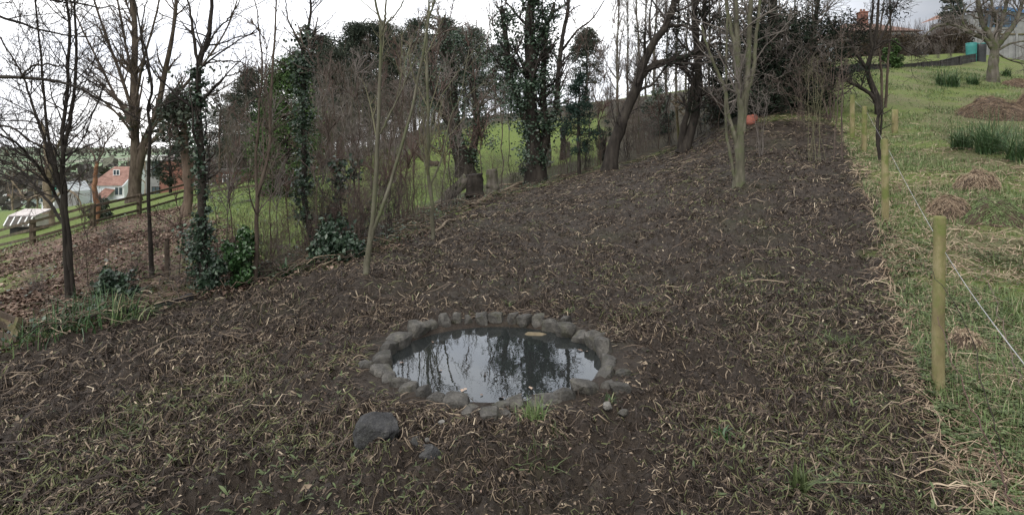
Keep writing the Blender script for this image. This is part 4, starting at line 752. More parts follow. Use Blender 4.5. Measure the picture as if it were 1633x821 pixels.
ci = g.integers(0, nc, n); V, Fc = leaves(cc[ci]+g.normal(size=(n, 3))*.22, g.uniform(.08, .19, n), g, (0, -.2, .3), .3, .2, .0); ac.add(V, Fc, rep(np.clip(g.normal(.35, .2, n), 0, 1), 4)); ac.build('foliage', YEW, root, b)
# low dark evergreens left of the yew
def bush(name, label, u, v, w, h, d, n, size, mat, seed, cat='shrub', group=None, aspect=.6, stemmat=None, squash=1., base=None, nc=None, fill=.55, dz=0):
    """rounded evergreen shrub: leaf clumps through the volume, some stems inside; w,h in photo pixels"""
    g = G(seed); c0 = P(u, v, d); c0[2] = gz(c0[0], d); W = w*d/F/2; Hh = h*d/F; nc = nc or max(30, n//60)
    root = empty(name, c0, label, cat, group); o = nrm(g.normal(size=(nc, 3))); o[:, 2] = np.abs(o[:, 2]); q = g.random(nc)**fill
    cc = c0+o*q[:, None]*np.array([W, W*squash, Hh*.92])+(0, 0, .05*Hh+dz); ci = g.integers(0, nc, n)
    V, Fc = leaves(cc[ci]+g.normal(size=(n, 3))*min(W, Hh)*.13, g.uniform(.7, 1.3, n)*size, g, (0, -.2, .5), aspect, .25, .1)
    ac = Acc(); ac.add(V, Fc, rep(np.clip(g.normal(.5, .2, n)+.25*(g.random(nc)-.5)[ci], 0, 1), 4)); ac.build('foliage', mat, root, c0)
    m_ = 9; e = c0+np.stack([g.normal(0, W*.5, m_), g.normal(0, W*.4, m_), g.uniform(.5, .9, m_)*Hh], 1); pts = np.stack([np.repeat(c0[None]-(0, 0, .05), m_, 0), (e+c0)/2+g.normal(size=(m_, 3))*.05*W, e], 1)
    V, Fc = tubes(pts, np.linspace(.018, .006, 3)[None]*np.full((m_, 1), max(.5, d/12)), 4); ac = Acc(); ac.add(V, Fc); ac.build('stem', stemmat or TWIG_DARK, root, c0)
    return root
bush('evergreen_shrub', 'black-green spreading evergreen at ground level under the yew', 1232, 190, 150, 100, at(1232, 190)[1]+1.8, 7000, .17, YEW, 39, aspect=.35)
bush('evergreen_shrub', 'black-green evergreen mass right of the yew trunk', 1290, 186, 80, 110, at(1290, 188)[1]+2.0, 5000, .17, YEW, 29, aspect=.35)
def bd(u, v): return at(u, v)[1]
bush('evergreen_shrub', 'dark evergreen shrub in the shade left of the pale tree stems', 1142, 200, 60, 110, bd(1142, 205)+.8, 3200, .12, IVY, 30)
bush('evergreen_shrub', 'dark leafy shrub behind the leaning ladder left of the twin-stemmed tree', 1052, 215, 56, 75, bd(1052, 222)+1.5, 2600, .13, IVY, 31)
bush('evergreen_shrub', 'small dark bush between leaning tree and dark leafy shrub', 962, 240, 34, 72, bd(962, 262)+1.5, 1200, .12, NEEDLE_BLUE, 32, aspect=.3)
bush('laurel_bush', 'glossy green laurel bush at the left hedge next to the ivy-clad straight trunk', 385, 450, 66, 100, bd(385, 454), 2400, .075, LAUREL, 33)
bush('evergreen_shrub', 'low dark green bush in the hedge between laurel and pale forked sapling', 536, 418, 88, 66, bd(536, 424)+.4, 2800, .075, IVY, 34)
bush('laurel_bush', 'small sparse grey-green shrub in front of the leaf-strewn bank', 186, 470, 62, 62, bd(186, 478), 800, .075, IVY, 35)
bush('evergreen_shrub', 'rounded dark clipped bush behind the rail fence at the white cottage', 160, 340, 40, 40, 30., 1800, .16, NEEDLE, 36)
bush('evergreen_shrub', 'rounded olive-green bush in front of the hedge below the chimneyed house', 1423, 110, 30, 44, bd(1423, 110)+.5, 2200, .22, NEEDLE_BRIGHT, 37, aspect=.35)
bush('evergreen_shrub', 'ivy-covered low mound at the foot of the ivy-clad straight trunk', 340, 462, 40, 60, bd(340, 466), 900, .07, IVY, 38)
# ---- Twiggy things at the top right of the soil
def twig_shrub(name, label, u, v, top_v, half_u, n, mat, seed, r=.006, cat='shrub', group=None, spread=.5, lv=True, d=None, deep=.4):
    g = G(seed); b = at(u, v) if d is None else np.array([P(u, v, d)[0], d, gz(P(u, v, d)[0], d)]); d = b[1]; s = d/F; root = empty(name, b, label, cat, group); sts = []
    for i in range(n):
        du = g.normal()*half_u*.6; h = (v-top_v)*g.uniform(.6, 1.05); o = g.normal(size=2)*.06
        p0 = b+(o[0]*2, o[1], -.03); p2 = b+np.array([du*s, g.normal()*half_u*s*deep, h*s]); p1 = (p0+p2)/2+np.array([-du*s*.22*spread, 0, h*s*.10]); sts.append(mk_stem([p0, p1, p2], r*g.uniform(.7, 1.3), r*.3, g, 9, .02*spread*d/8))
    ac = Acc()
    for Pt, R in sts: V, Fc = tubes(Pt[None], R[None], 4); ac.add(V, Fc)
    ac.build('stem', mat, root, b)
    if lv:
        ac = Acc()
        for Pt, R, mm in crown_levels(sts, [LV(n*6, (.15*h*s, .4*h*s), (20, 60), (.3, 1), .02, .15, .6, r*.4, 3, 5), LV(n*16, (.06*h*s, .2*h*s), (25, 65), (.2, 1), .02, .18, .7, r*.3, 3, 4)], g): V, Fc = tubes(Pt, R, mm); ac.add(V, Fc)
        ac.build('crown', mat, root, b)
    return root
twig_shrub('bare_shrub', 'slim clump of upright pale stems on the soil below the yew', 1297, 258, 90, 22, 8, TWIG_PALE, 40, .007)
twig_shrub('bare_shrub', 'two thin bare rods at the top right corner of the soil by the fence', 1345, 255, 20, 12, 3, TWIG_BROWN, 41, .014)
twig_shrub('bare_shrub', 'brown tangle of stems behind the pale tree on the right', 1212, 250, 110, 26, 6, TWIG_GREY, 42, .010)
twig_shrub('bare_shrub', 'grey twiggy bush under the right side of the yew', 1275, 203, 90, 60, 14, TWIG_BROWN, 43, .009)
twig_shrub('bare_shrub', 'tangled grey bush left of the first far fence posts', 1325, 192, 60, 40, 16, TWIG_BROWN, 44, .012)
# ---- AF fruit tree, AG apple tree
b = at(1402, 182); d = b[1]; g = G(45); s = d/F
st = [pstem([(1400, 182), (1398, 155), (1388, 130), (1383, 108), (1392, 80), (1398, 45), (1402, -10)], d, 5.4*s, 1.7*s, g, base=b, flare=.3), pstem([(1399, 168), (1388, 150), (1368, 138), (1350, 128)], d, 3.6*s, 2.2*s, g), pstem([(1384, 112), (1368, 90), (1356, 65), (1350, 45)], d, 3*s, 1*s, g),
      pstem([(1388, 88), (1405, 68), (1425, 66), (1450, 85), (1470, 92)], d, 2.2*s, .7*s, g), pstem([(1392, 80), (1388, 50), (1392, 10), (1390, -30)], d, 2.6*s, .9*s, g), pstem([(1400, 70), (1415, 40), (1425, 15), (1445, -20)], d, 2*s, .7*s, g)]
tree('fruit_tree', 'gnarled dark pruned fruit tree on the grass above the fence line', 'tree', st, [LV(60, (.5, 1.8), (30, 70), (.45, 1), .05, .16, .5, .009, 4, 7), LV(400, (.2, .8), (30, 65), (.15, 1), .05, .18, .6, .006), LV(900, (.1, .35), (30, 65), (.15, 1), .05, .18, .6, .005, 3, 4)], BARK_DARK, TWIG_DARK, 45)
b = at(1412, 172); s = b[1]/F; tree('sapling', 'pair of thin straight saplings right of the gnarled fruit tree', 'tree', [pstem([(1415, 165), (1416, 100), (1420, 40), (1418, -20)], b[1], 2.2*s, .9*s, G(46), base=b), pstem([(1406, 172), (1406, 120), (1402, 70), (1410, 0)], b[1], 2.2*s, .9*s, G(47))], [LV(24, (.4, 1.4), (25, 60), (.3, 1), .05, .12, .5, .006, 3, 6)], BARK_BROWN, TWIG_BROWN, 46)
b = at(1404, 258); s = b[1]/F; tree('sapling', 'thin dark sapling inside the wire fence below the gnarled fruit tree', 'tree', [pstem([(1402, 258), (1399, 220), (1400, 185), (1396, 150)], b[1], 3*s, 1.8*s, G(48), base=b), pstem([(1401, 235), (1406, 190), (1404, 160)], b[1], 1.8*s, 1.2*s, G(49))], [LV(14, (.2, .7), (25, 60), (.4, 1), .05, .12, .5, .006, 3, 6)], BARK_DARK, TWIG_DARK, 47)
b = at(1583, 131); d = b[1]; g = G(50); s = d/F
st = [pstem([(1582, 131), (1584, 100), (1586, 78), (1580, 60), (1568, 40), (1562, 15), (1555, -20)], d, 7.4*s, 2.6*s, g, base=b, flare=.35), pstem([(1585, 82), (1572, 64), (1545, 52), (1520, 40), (1495, 42), (1470, 60)], d, 4*s, 1.2*s, g), pstem([(1586, 78), (1592, 50), (1602, 20), (1606, -10), (1610, -50)], d, 4.5*s, 1.5*s, g),
      pstem([(1588, 76), (1605, 55), (1620, 35), (1630, 5), (1640, -30)], d, 5*s, 1.6*s, g), pstem([(1586, 72), (1590, 40), (1582, 10), (1580, -30)], d, 3.4*s, 1.2*s, g), pstem([(1592, 80), (1612, 70), (1640, 66), (1660, 72)], d, 2*s, .7*s, g), pstem([(1548, 52), (1535, 35), (1540, 15), (1560, 0)], d, 1.8*s, .6*s, g),
      pstem([(1588, 84), (1606, 94), (1632, 102), (1660, 100)], d, 1.6*s, .5*s, g)]
tree('apple_tree', 'spreading leafless apple tree with grey trunk at the top right of the slope', 'tree', st, [LV(90, (.6, 2.2), (30, 70), (.35, 1), .02, .16, .5, .011, 4, 7), LV(600, (.25, .9), (30, 65), (.15, 1), .03, .18, .6, .007), LV(1300, (.1, .45), (30, 65), (.15, 1), .03, .18, .6, .006, 3, 4)], BARK_GREY, TWIG_GREY, 50)

# ------------------------------------------------------------------ box-work helper for buildings and fences
class MB:
    def __init__(s): s.bm = bmesh.new()
    def poly(s, pts): s.bm.faces.new([s.bm.verts.new(tuple(map(float, p))) for p in pts])
    def box(s, x0, x1, y0, y1, z0, z1): s.prism([(x0, z0), (x1, z0), (x1, z1), (x0, z1)], y0, y1)
    def prism(s, xz, y0, y1):
        a = [s.bm.verts.new((float(x), float(y0), float(z))) for x, z in xz]; b = [s.bm.verts.new((float(x), float(y1), float(z))) for x, z in xz]; n = len(a)
        s.bm.faces.new(a); s.bm.faces.new(b[::-1])
        for i in range(n): s.bm.faces.new([a[i], b[i], b[(i+1) % n], a[(i+1) % n]])
    def bar(s, p, q, w, h):
        """beam from p to q, width w across, height h"""
        p, q = np.array(p, float), np.array(q, float); t = nrm(q-p); sd = nrm(np.cross(t, (0, 0, 1.)))*w/2; up = nrm(np.cross(sd, t))*h/2
        A = [s.bm.verts.new(tuple(p+i*sd+j*up)) for i, j in ((-1, -1), (1, -1), (1, 1), (-1, 1))]; B = [s.bm.verts.new(tuple(q+i*sd+j*up)) for i, j in ((-1, -1), (1, -1), (1, 1), (-1, 1))]
        s.bm.faces.new(A[::-1]); s.bm.faces.new(B)
        for i in range(4): s.bm.faces.new([A[i], A[(i+1) % 4], B[(i+1) % 4], B[i]])
    def build(s, name, mat, parent=None, loc=None):
        bmesh.ops.recalc_face_normals(s.bm, faces=s.bm.faces); me = bpy.data.meshes.new(name); s.bm.to_mesh(me); s.bm.free(); o = link_mesh(name, me, mat, parent)
        if loc is not None: o.location = tuple(map(float, loc))
        return o
def one(f, name, mat, parent, *a, loc=None):
    m = MB(); getattr(m, f)(*a); return m.build(name, mat, parent, loc)
RENDER = noisy_mat('white_render', [(.3, (.70, .74, .79)), (.7, (.80, .83, .87))], 1.5, .85, .2, 20)
TILE_R = noisy_mat('red_tile', [(.3, (.14, .075, .058)), (.5, (.225, .125, .098)), (.7, (.31, .195, .155))], 2.2, .8, .6, 9, .05)  # saturation lowered: distance haze is put into the tile colour
TILE_G = noisy_mat('grey_tile', [(.3, (.06, .055, .05)), (.7, (.16, .14, .125))], 2.2, .8, .5, 9, .05)
BRICK_R = noisy_mat('red_brick', [(.3, (.15, .07, .055)), (.7, (.27, .13, .10))], 3, .9, .4, 18)
GLASS = noisy_mat('window_glass', [(.3, (.03, .04, .05)), (.7, (.06, .08, .10))], .5, .06, 0, spec=.6)
FRAME_W = noisy_mat('white_paint', [(.3, (.7, .7, .7)), (.7, (.8, .8, .8))], 2, .5, 0)
GREENP = noisy_mat('green_paint', [(.3, (.02, .13, .10)), (.7, (.04, .20, .15))], 2, .6, 0)
BLUEP = noisy_mat('blue_paint', [(.3, (.05, .12, .25)), (.7, (.08, .17, .32))], 2, .5, 0)
CONC = noisy_mat('grey_cladding', [(.3, (.16, .16, .16)), (.7, (.26, .26, .26))], 2, .8, .1)
FELT = noisy_mat('pale_felt', [(.3, (.42, .38, .37)), (.7, (.60, .56, .54))], 3, .9, .3, 40)
WOOD_G = bark_mat('weathered_wood', (.07, .055, .035), (.13, .105, .065), (.21, .175, .115), 8, 20, .4, (.085, .09, .035))
WOOD_D = bark_mat('dark_wood', (.018, .017, .018), (.04, .038, .038), (.075, .07, .07), 8, 20, .4)
WOOD_B = bark_mat('brown_wood', (.04, .03, .022), (.085, .066, .048), (.15, .12, .09), 8, 20, .4, (.06, .06, .03))
POSTW = bark_mat('treated_post', (.115, .098, .050), (.195, .168, .086), (.29, .255, .15), 9, 26, .35, (.12, .14, .045))
WIREM = noisy_mat('wire_metal', [(.3, (.26, .26, .27)), (.7, (.40, .40, .41))], 3, .5, 0); 
PLASTIC_T = noisy_mat('teal_plastic', [(.3, (.025, .15, .14)), (.7, (.04, .21, .195))], 2, .5, .1)
PLASTIC_B = noisy_mat('black_plastic', [(.3, (.02, .02, .022)), (.7, (.04, .04, .045))], 2, .5, .1)

# ---- wire fence on the right: round posts and one plain wire
def build_wire_fence():
    tops = [((1497, 625), 345, 9.2), ((1412, 352), 222, 5.2), ((1378, 242), 170, 3.9), ((1359, 222), 152, 3.6)]
    b0 = at(*tops[0][0]); root = empty('wire_fence', b0, 'single-wire fence on round greenish wooden posts along the right edge of the soil', 'wire fence'); hook = []
    for i, ((u, v), tv, hw) in enumerate(tops):
        b = at(u, v); d = b[1]; s = d/F; h = (v-tv)*s; r = hw*s if i else .038; g = G(400+i); lean = g.normal(size=2)*.012
        pts = np.array([b+(0, 0, -.25), b+(lean[0]*.4, 0, h*.35), b+(lean[0], lean[1], h*.985), b+(lean[0], lean[1], h)]); V, Fc = tubes(pts[None], np.array([[r*1.02, r, r*.97, r*.90]]), 14)
        top = np.arange(14)+3*14; V = np.vstack([V, [pts[-1]+(0, 0, .004)]]); tri = np.stack([top, np.roll(top, -1), np.full(14, len(V)-1)], 1)
        np_mesh('post', V, [Fc, tri], POSTW, root, origin=b0); hook.append(b+np.array([lean[0]*.8+r*1.05, -r*.3, h*(.80 if i == 0 else .86)]))
    hook = [np.array([1.75, 2.0, .97])]+[hook[0]]+hook[1:]; first = hook[0]; ext = first+(first-hook[1])*1.2; ext[2] = first[2]; hook = [ext]+hook
    W = []
    for a, b in zip(hook[:-1], hook[1:]): t = np.linspace(0, 1, 9)[:, None]; q = a+(b-a)*t; q[:, 2] -= (np.sin(np.pi*t[:, 0])*.02); W.append(q)
    q = np.vstack([W[0]]+[w[1:] for w in W[1:]]); V, Fc = tubes(q[None], np.full((1, len(q)), .0019), 6); np_mesh('wire', V, [Fc], WIREM, root, origin=b0)
build_wire_fence()
b = at(1427, 212); s = b[1]/F; g = G(410); V, Fc = tubes(np.array([[b-(0, 0, .2), b+(0, 0, 18*s), b+(.01, 0, 37*s)]]), np.array([[4.6*s, 4.5*s, 4.3*s]]), 12)
V = np.vstack([V, [b+(.01, 0, 37*s+.005)]]); tt = np.arange(12)+24; o = np_mesh('wooden_post', V, [Fc, np.stack([tt, np.roll(tt, -1), np.full(12, 36)], 1)], POSTW, None, origin=b); o.location = tuple(b); tag(o, 'short stout wooden post standing alone on the grass right of the fence line', 'post')
# bramble canes drooping over the wire near the camera
def cane(px, r, label, seed, mat):
    g = G(seed); pts = [P(u, v, d) for u, v, d in px]; Pt, R = mk_stem(pts, r, r*.45, g, 24, .008); b0 = Pt[0].copy(); root = empty('bramble_cane', b0, label, 'bramble cane')
    V, Fc = tubes(Pt[None], R[None], 5); ac = Acc(); ac.add(V, Fc); q, r_, = grow(Pt[None], R[None], 14, (.03, .10), (50, 80), (.1, 1), -.05, .2, 4, .5, g, .0012); V, Fc = tubes(q, r_, 3); ac.add(V, Fc); ac.build('stem', mat, root, b0)
cane([(1610, 745, 3.1), (1590, 690, 3.15), (1565, 600, 3.3), (1530, 500, 3.5), (1490, 440, 3.7), (1450, 405, 4.0)], .0035, 'dark thin bramble cane arching across the front of the nearest fence post', 1, BARK_DARK)
cane([(1622, 815, 2.85), (1600, 760, 2.95), (1570, 690, 3.1), (1545, 640, 3.25), (1515, 560, 3.4), (1495, 505, 3.6)], .005, 'reddish bramble cane leaning from bottom right corner towards the nearest post', 2, TWIG_RED)
cane([(1640, 640, 3.3), (1610, 560, 3.6), (1590, 480, 3.9), (1560, 420, 4.4)], .0035, 'grey-brown dry cane standing behind the wire at the right edge', 3, TWIG_BROWN)
# ---- rail fence on the left
def build_rail():
    pts = [at(u, v) for u, v in [(-70, 412), (52, 388), (148, 362), (222, 343), (305, 318), (368, 306), (432, 300), (470, 295)]]
    root = empty('rail_fence', pts[1], 'weathered three-rail wooden fence running down the left slope', 'rail fence'); o0 = pts[1]
    hts = (.14, .38, .62)
    for i, p in enumerate(pts): m = MB(); q = p-o0; m.box(q[0]-.06, q[0]+.06, q[1]-.05, q[1]+.05, q[2]-.3, q[2]+.70); m.build('post', WOOD_B, root)
    for a, b in zip(pts[:-1], pts[1:]):
        for h in hts: m = MB(); m.bar(a-o0+(0, -.09, h), b-o0+(0, -.09, h+.02), .03, .08); m.build('rail', WOOD_B, root)
build_rail()
# ---- low dark edging boards, lower left
def build_edging():
    px = [(66, 535), (110, 520), (165, 512), (215, 503), (262, 492), (300, 480)]; pts = [at(u, v) for u, v in px]; root = empty('board_edging', pts[0], 'low dark rotting board edging along the foot of the left bank', 'edging')
    for a, b in zip(pts[:-1], pts[1:]):
        for h in (.02,): m = MB(); m.bar(a-pts[0]+(0, .08, h), b-pts[0]+(0, .09, h+.01), .05, .092); m.build('board', WOOD_D, root)
build_edging()
def build_crate():
    c = at(8, 548); root = empty('wooden_crate', c, 'broken slatted wooden crate at the left edge below the bank', 'crate')
    for i in range(4): m = MB(); m.bar((-.35, -.02+.05*i, .06+.10*i), (.17, -.10+.05*i, .0+.065*i), .02, .055); m.build('slat', BARK_BROWN, root)
    m = MB(); m.bar((-.30, .02, -.02), (-.26, .1, .38), .05, .05); m.build('corner_post', WOOD_G, root); m = MB(); m.bar((.10, -.05, -.02), (.13, .03, .27), .05, .05); m.build('corner_post', WOOD_G, root)
    m = MB(); m.bar((-.34, .20, .30), (.20, -.06, .12), .03, .05); m.build('loose_bar', WOOD_G, root)
build_crate()
# ---- pale-roofed coop on the lower lawn
def build_coop():
    c = at(36, 372); s = c[1]/F; root = empty('chicken_coop', c, 'low coop with pale sloping roof and white struts on the lower lawn', 'coop'); w = 42*s/2; h = 36*s
    one('box', 'wall', WOOD_D, root, -w*.92, w*.92, -.05, 1.0, -.1, h*.62)
    m = MB(); m.poly([(-w, -.40, h*.36), (w*.95, -.40, h*.36), (w*.95, -.06, h*.74), (-w, -.06, h*.74)]); m.poly([(-w, -.40, h*.36-.05), (-w, -.06, h*.74-.05), (w*.95, -.06, h*.74-.05), (w*.95, -.40, h*.36-.05)]); m.build('front_panel', TILE_G, root)
    m = MB(); m.poly([(-w*1.03, -.12, h*.78), (w*1.03, -.12, h*.78), (w*1.03, 1.1, h*1.0), (-w*1.03, 1.1, h*1.0)]); m.poly([(-w*1.03, -.12, h*.78-.06), (-w*1.03, 1.1, h*1.0-.06), (w*1.03, 1.1, h*1.0-.06), (w*1.03, -.12, h*.78-.06)]); m.build('roof', FELT, root)
    for f in (-.95, -.45, .05, .5, .9): m = MB(); m.bar((w*f, -.42, h*.37), (w*f, -.10, h*.73), .06, .06); m.build('strut', FRAME_W, root)
    one('box', 'end_panel', FELT, root, w*.90, w*.97, .0, .96, h*.30, h*.78)
build_coop()
# ---- white cottage with red tiled roof
def window(root, mat_f, x, z, w, h, y, name='window'):
    m = MB(); m.box(x-w/2-.06, x+w/2+.06, y-.05, y+.02, z-h/2-.06, z+h/2+.06); f = m.build(name, mat_f, root); m = MB(); m.box(x-w/2, x+w/2, y-.056, y-.045, z-h/2, z+h/2); m.build('pane', GLASS, f)
    m = MB(); m.box(x-.03, x+.03, y-.064, y-.05, z-h/2, z+h/2); m.build('glazing_bar', mat_f, f); return f
def build_cottage():
    d = 72.; c = np.array([P(165, 300, d)[0], d, 0]); s = d/F; zz = lambda v: CZ+(HZ-v)*s; X = lambda u: (u-816.5)*s-c[0]; c[2] = min(zz(322), gz(c[0], d)); H = lambda v: zz(v)-c[2]
    root = empty('cottage', c, 'white cottage with red tiled roof and green-edged gable below the left slope', 'house')
    one('box', 'wall', RENDER, root, X(146), X(198), 0, 7, -1, H(294))
    m = MB(); m.poly([(X(143), -.3, H(296)), (X(197), -.3, H(296)), (X(194), 3.5, H(267)), (X(152), 3.5, H(267))]); m.poly([(X(143), 7.3, H(296)), (X(152), 3.5, H(267)), (X(194), 3.5, H(267)), (X(197), 7.3, H(296))]); m.poly([(X(143), -.3, H(296)), (X(152), 3.5, H(267)), (X(143), 7.3, H(296))]); m.build('roof', TILE_R, root)
    m = MB(); m.poly([(X(198.3), -.3, H(297)), (X(198.3), 7.3, H(297)), (X(195), 3.5, H(266))]); m.poly([(X(195), -.3, H(297)), (X(195), 3.5, H(266)), (X(195), 7.3, H(297))]); m.poly([(X(198.3), -.3, H(297)), (X(195), 3.5, H(266)), (X(195), -.3, H(297))]); m.poly([(X(198.3), 7.3, H(297)), (X(195), 7.3, H(297)), (X(195), 3.5, H(266))]); m.build('gable_end', RENDER, root)
    one('prism', 'wing_wall', RENDER, root, [(X(108), -1), (X(150), -1), (X(150), H(302)), (X(142), H(287.5)), (X(124), H(306)), (X(108), H(306))], -4, -.6)
    m = MB(); m.poly([(X(106), -4.3, H(306)), (X(142.5), -4.3, H(286)), (X(142.5), .5, H(270)), (X(112), .5, H(284))]); m.build('wing_roof', TILE_G, root)
    m = MB(); m.bar((X(121), -4.32, H(307)), (X(142.5), -4.32, H(286)), .12, .28); m.build('bargeboard', GREENP, root); m = MB(); m.bar((X(142.5), -4.32, H(286)), (X(151), -4.32, H(303)), .12, .28); m.build('bargeboard', GREENP, root)
    m = MB(); m.poly([(X(168), -1.8, H(312)), (X(184), -1.8, H(315)), (X(184), -.05, H(302)), (X(168), -.05, H(300))]); m.poly([(X(168), -1.8, H(312.6)), (X(168), -.05, H(300.6)), (X(184), -.05, H(302.6)), (X(184), -1.8, H(315.6))]); m.build('porch_roof', TILE_R, root)
    window(root, FRAME_W, X(131), H(310), 1.0, 1.0, -4.02); window(root, FRAME_W, X(190), H(305), .9, .9, -.02); window(root, FRAME_W, X(112), H(312), .8, .9, -4.02)
    window(root, FRAME_W, X(171), H(276), .7, .6, 1.7, 'roof_light')
build_cottage()
def build_small_house():
    d = 112.; s = d/F; c = np.array([P(18, 320, d)[0], d, 0]); zz = lambda v: CZ+(HZ-v)*s; X = lambda u: (u-816.5)*s-c[0]; c[2] = min(zz(326), gz(c[0], d)); H = lambda v: zz(v)-c[2]
    root = empty('small_house', c, 'small distant white house with orange tiled gable at the far left', 'house')
    one('prism', 'wall', RENDER, root, [(X(5), -1), (X(35), -1), (X(35), H(319)), (X(25), H(309)), (X(18), H(318)), (X(12), H(312)), (X(5), H(318))], 0, 7)
    m = MB(); m.bar((X(3.5), -.3, H(319.5)), (X(12), -.3, H(310.5)), .5, .4); m.build('bargeboard', FRAME_W, root)
    m = MB(); m.poly([(X(12), -.4, H(310.5)), (X(18.5), -.4, H(318)), (X(26), 6, H(308)), (X(17), 6, H(307))]); m.build('roof', TILE_R, root)
    m = MB(); m.poly([(X(25), -.4, H(308)), (X(36), -.4, H(320)), (X(36), 7, H(320)), (X(25), 7, H(308))]); m.poly([(X(25), -.4, H(308)), (X(25), 7, H(308)), (X(19), 7, H(317)), (X(19), -.4, H(317))]); m.build('roof', TILE_G, root)
    window(root, FRAME_W, X(10), H(318.5), 1., 1., -.02); window(root, FRAME_W, X(9.5), H(324), 1.2, 1., -.02); window(root, FRAME_W, X(27), H(321), 1.0, 1., -.02)
build_small_house()
def build_flat_house():
    d = 52.; s = d/F; c = np.array([P(252, 300, d)[0], d, 0]); zz = lambda v: CZ+(HZ-v)*s; X = lambda u: (u-816.5)*s-c[0]; c[2] = min(zz(318), gz(c[0], d)); H = lambda v: zz(v)-c[2]
    root = empty('flat_roofed_house', c, 'flat-roofed grey and brick house with tall narrow window behind the rail fence', 'house')
    one('box', 'wall', CONC, root, X(232), X(254), 0, 5, -1, H(256)); one('box', 'brick_wall', BRICK_R, root, X(254), X(300), .02, 5, -1, H(258)); one('box', 'roof', FRAME_W, root, X(230), X(263), -.4, 5.3, H(256.2), H(248))
    window(root, BARK_DARK, X(249), H(268), .55, 1.3, -.02); window(root, BARK_DARK, X(249), H(305), .6, .7, -.02)
build_flat_house()
def build_brick_shed():
    d = 44.; s = d/F; c = np.array([P(385, 300, d)[0], d, 0]); zz = lambda v: CZ+(HZ-v)*s; X = lambda u: (u-816.5)*s-c[0]; c[2] = gz(c[0], d)-.3; H = lambda v: zz(v)-c[2]
    root = empty('brick_outbuilding', c, 'low red brick outbuilding behind the lawn, left of the brown brushwood heap', 'outbuilding')
    one('box', 'wall', BRICK_R, root, X(345), X(396), 0, 3.5, -.5, H(274)); one('box', 'roof', TILE_G, root, X(343), X(398), -.25, 3.8, H(273.8), H(270)); window(root, FRAME_W, X(362), H(288), .5, .8, -.02); one('box', 'door', WOOD_D, root, X(376), X(384), -.03, .05, -.2, H(279))
build_brick_shed()
TILE_B = noisy_mat('brown_tile', [(.3, (.12, .07, .055)), (.7, (.23, .14, .11))], 2.2, .8, .6, 9, .05)  # duller roof tile, distance haze included in its colour
def build_chimney_house():
    d = 62.; s = d/F; c = np.array([P(1408, 60, d)[0], d, 0]); zz = lambda v: CZ+(HZ-v)*s; X = lambda u: (u-816.5)*s-c[0]; c[2] = gz(c[0], d)-.3; H = lambda v: zz(v)-c[2]
    root = empty('chimney_house', c, 'house with orange hipped roof and brick chimney above the top hedge', 'house')
    one('box', 'wall', BRICK_R, root, X(1352), X(1468), .4, 8, -1, H(52))
    m = MB(); e, f = H(49), H(24); m.poly([(X(1346), 0, e), (X(1474), 0, e), (X(1436), 4.4, f), (X(1384), 4.4, f)]); m.poly([(X(1474), 0, e), (X(1474), 8.6, e), (X(1436), 4.4, f)]); m.poly([(X(1346), 8.6, e), (X(1346), 0, e), (X(1384), 4.4, f)]); m.poly([(X(1474), 8.6, e), (X(1346), 8.6, e), (X(1384), 4.4, f), (X(1436), 4.4, f)]); m.build('roof', TILE_B, root)
    ch = one('box', 'chimney', BRICK_R, root, X(1405), X(1416), 3.4, 4.4, H(30), H(8)); one('box', 'chimney_cap', BRICK_R, ch, X(1404), X(1417), 3.34, 4.46, H(8)+.003, H(6)); 
    for u in (1408, 1413): V, Fc = tubes(np.array([[(X(u), 3.9, H(6)), (X(u), 3.9, H(1))]]), np.array([[.14, .11]]), 8); np_mesh('chimney_pot', V, [Fc], TILE_R, ch)
    for u in (1375, 1430, 1455): window(root, FRAME_W, X(u), H(60), 1.2, 1.0, .38)
build_chimney_house()
def build_blue_house():
    d = 58.; s = d/F; c = np.array([P(1595, 60, d)[0], d, 0]); zz = lambda v: CZ+(HZ-v)*s; X = lambda u: (u-816.5)*s-c[0]; c[2] = gz(c[0], d)-.3; H = lambda v: zz(v)-c[2]
    root = empty('blue_trimmed_house', c, 'grey house with blue fascia and orange roof at the top right corner', 'house')
    one('box', 'wall', CONC, root, X(1553), X(1680), 0, 6, -1, H(20)); m = MB(); m.bar((X(1568), -.35, H(19)), (X(1590), -.35, H(14.5)), .2, .32); m.bar((X(1590), -.35, H(14.5)), (X(1645), -.35, H(23)), .2, .32); m.build('fascia', BLUEP, root)
    m = MB(); e = H(17); m.poly([(X(1545), 0, H(18)), (X(1650), 0, H(20)), (X(1622), 5, H(2)), (X(1560), 5, H(3))]); m.poly([(X(1650), 0, H(20)), (X(1680), 6, H(18)), (X(1622), 5, H(2))]); m.poly([(X(1545), 0, H(18)), (X(1560), 5, H(3)), (X(1545), 7, H(14))]); m.build('roof', TILE_R, root)
    for u in (1572, 1590, 1610): window(root, BLUEP, X(u), H(34), 1.2, 1.0, -.02)
build_blue_house()
def build_panel_fence():
    d = 41.; s = d/F; c = np.array([P(1590, 90, d)[0], d, 0]); zz = lambda v: CZ+(HZ-v)*s; c[2] = gz(c[0], d); X = lambda u: (u-816.5)*s-c[0]; H = lambda v: zz(v)-c[2]
    root = empty('panel_fence', c, 'tall grey panel fence below the blue-trimmed house', 'fence')
    us = [1556, 1588, 1620, 1652]
    for a, b in zip(us[:-1], us[1:]):
        n = 8
        for i in range(n): x0 = X(a)+(X(b)-X(a))*i/n; x1 = X(a)+(X(b)-X(a))*(i+1)/n-.012; one('box', 'board', CONC, root, x0, x1, (.0 if i % 2 else .02), .05, -.3, H(56))
        one('box', 'top_rail', WOOD_G, root, X(a), X(b)-.01, -.06, .08, H(55.8), H(54))
    for u in us: one('box', 'post', CONC, root, X(u)-.07, X(u)+.07, -.10, -.01, -.3, H(49))
build_panel_fence()
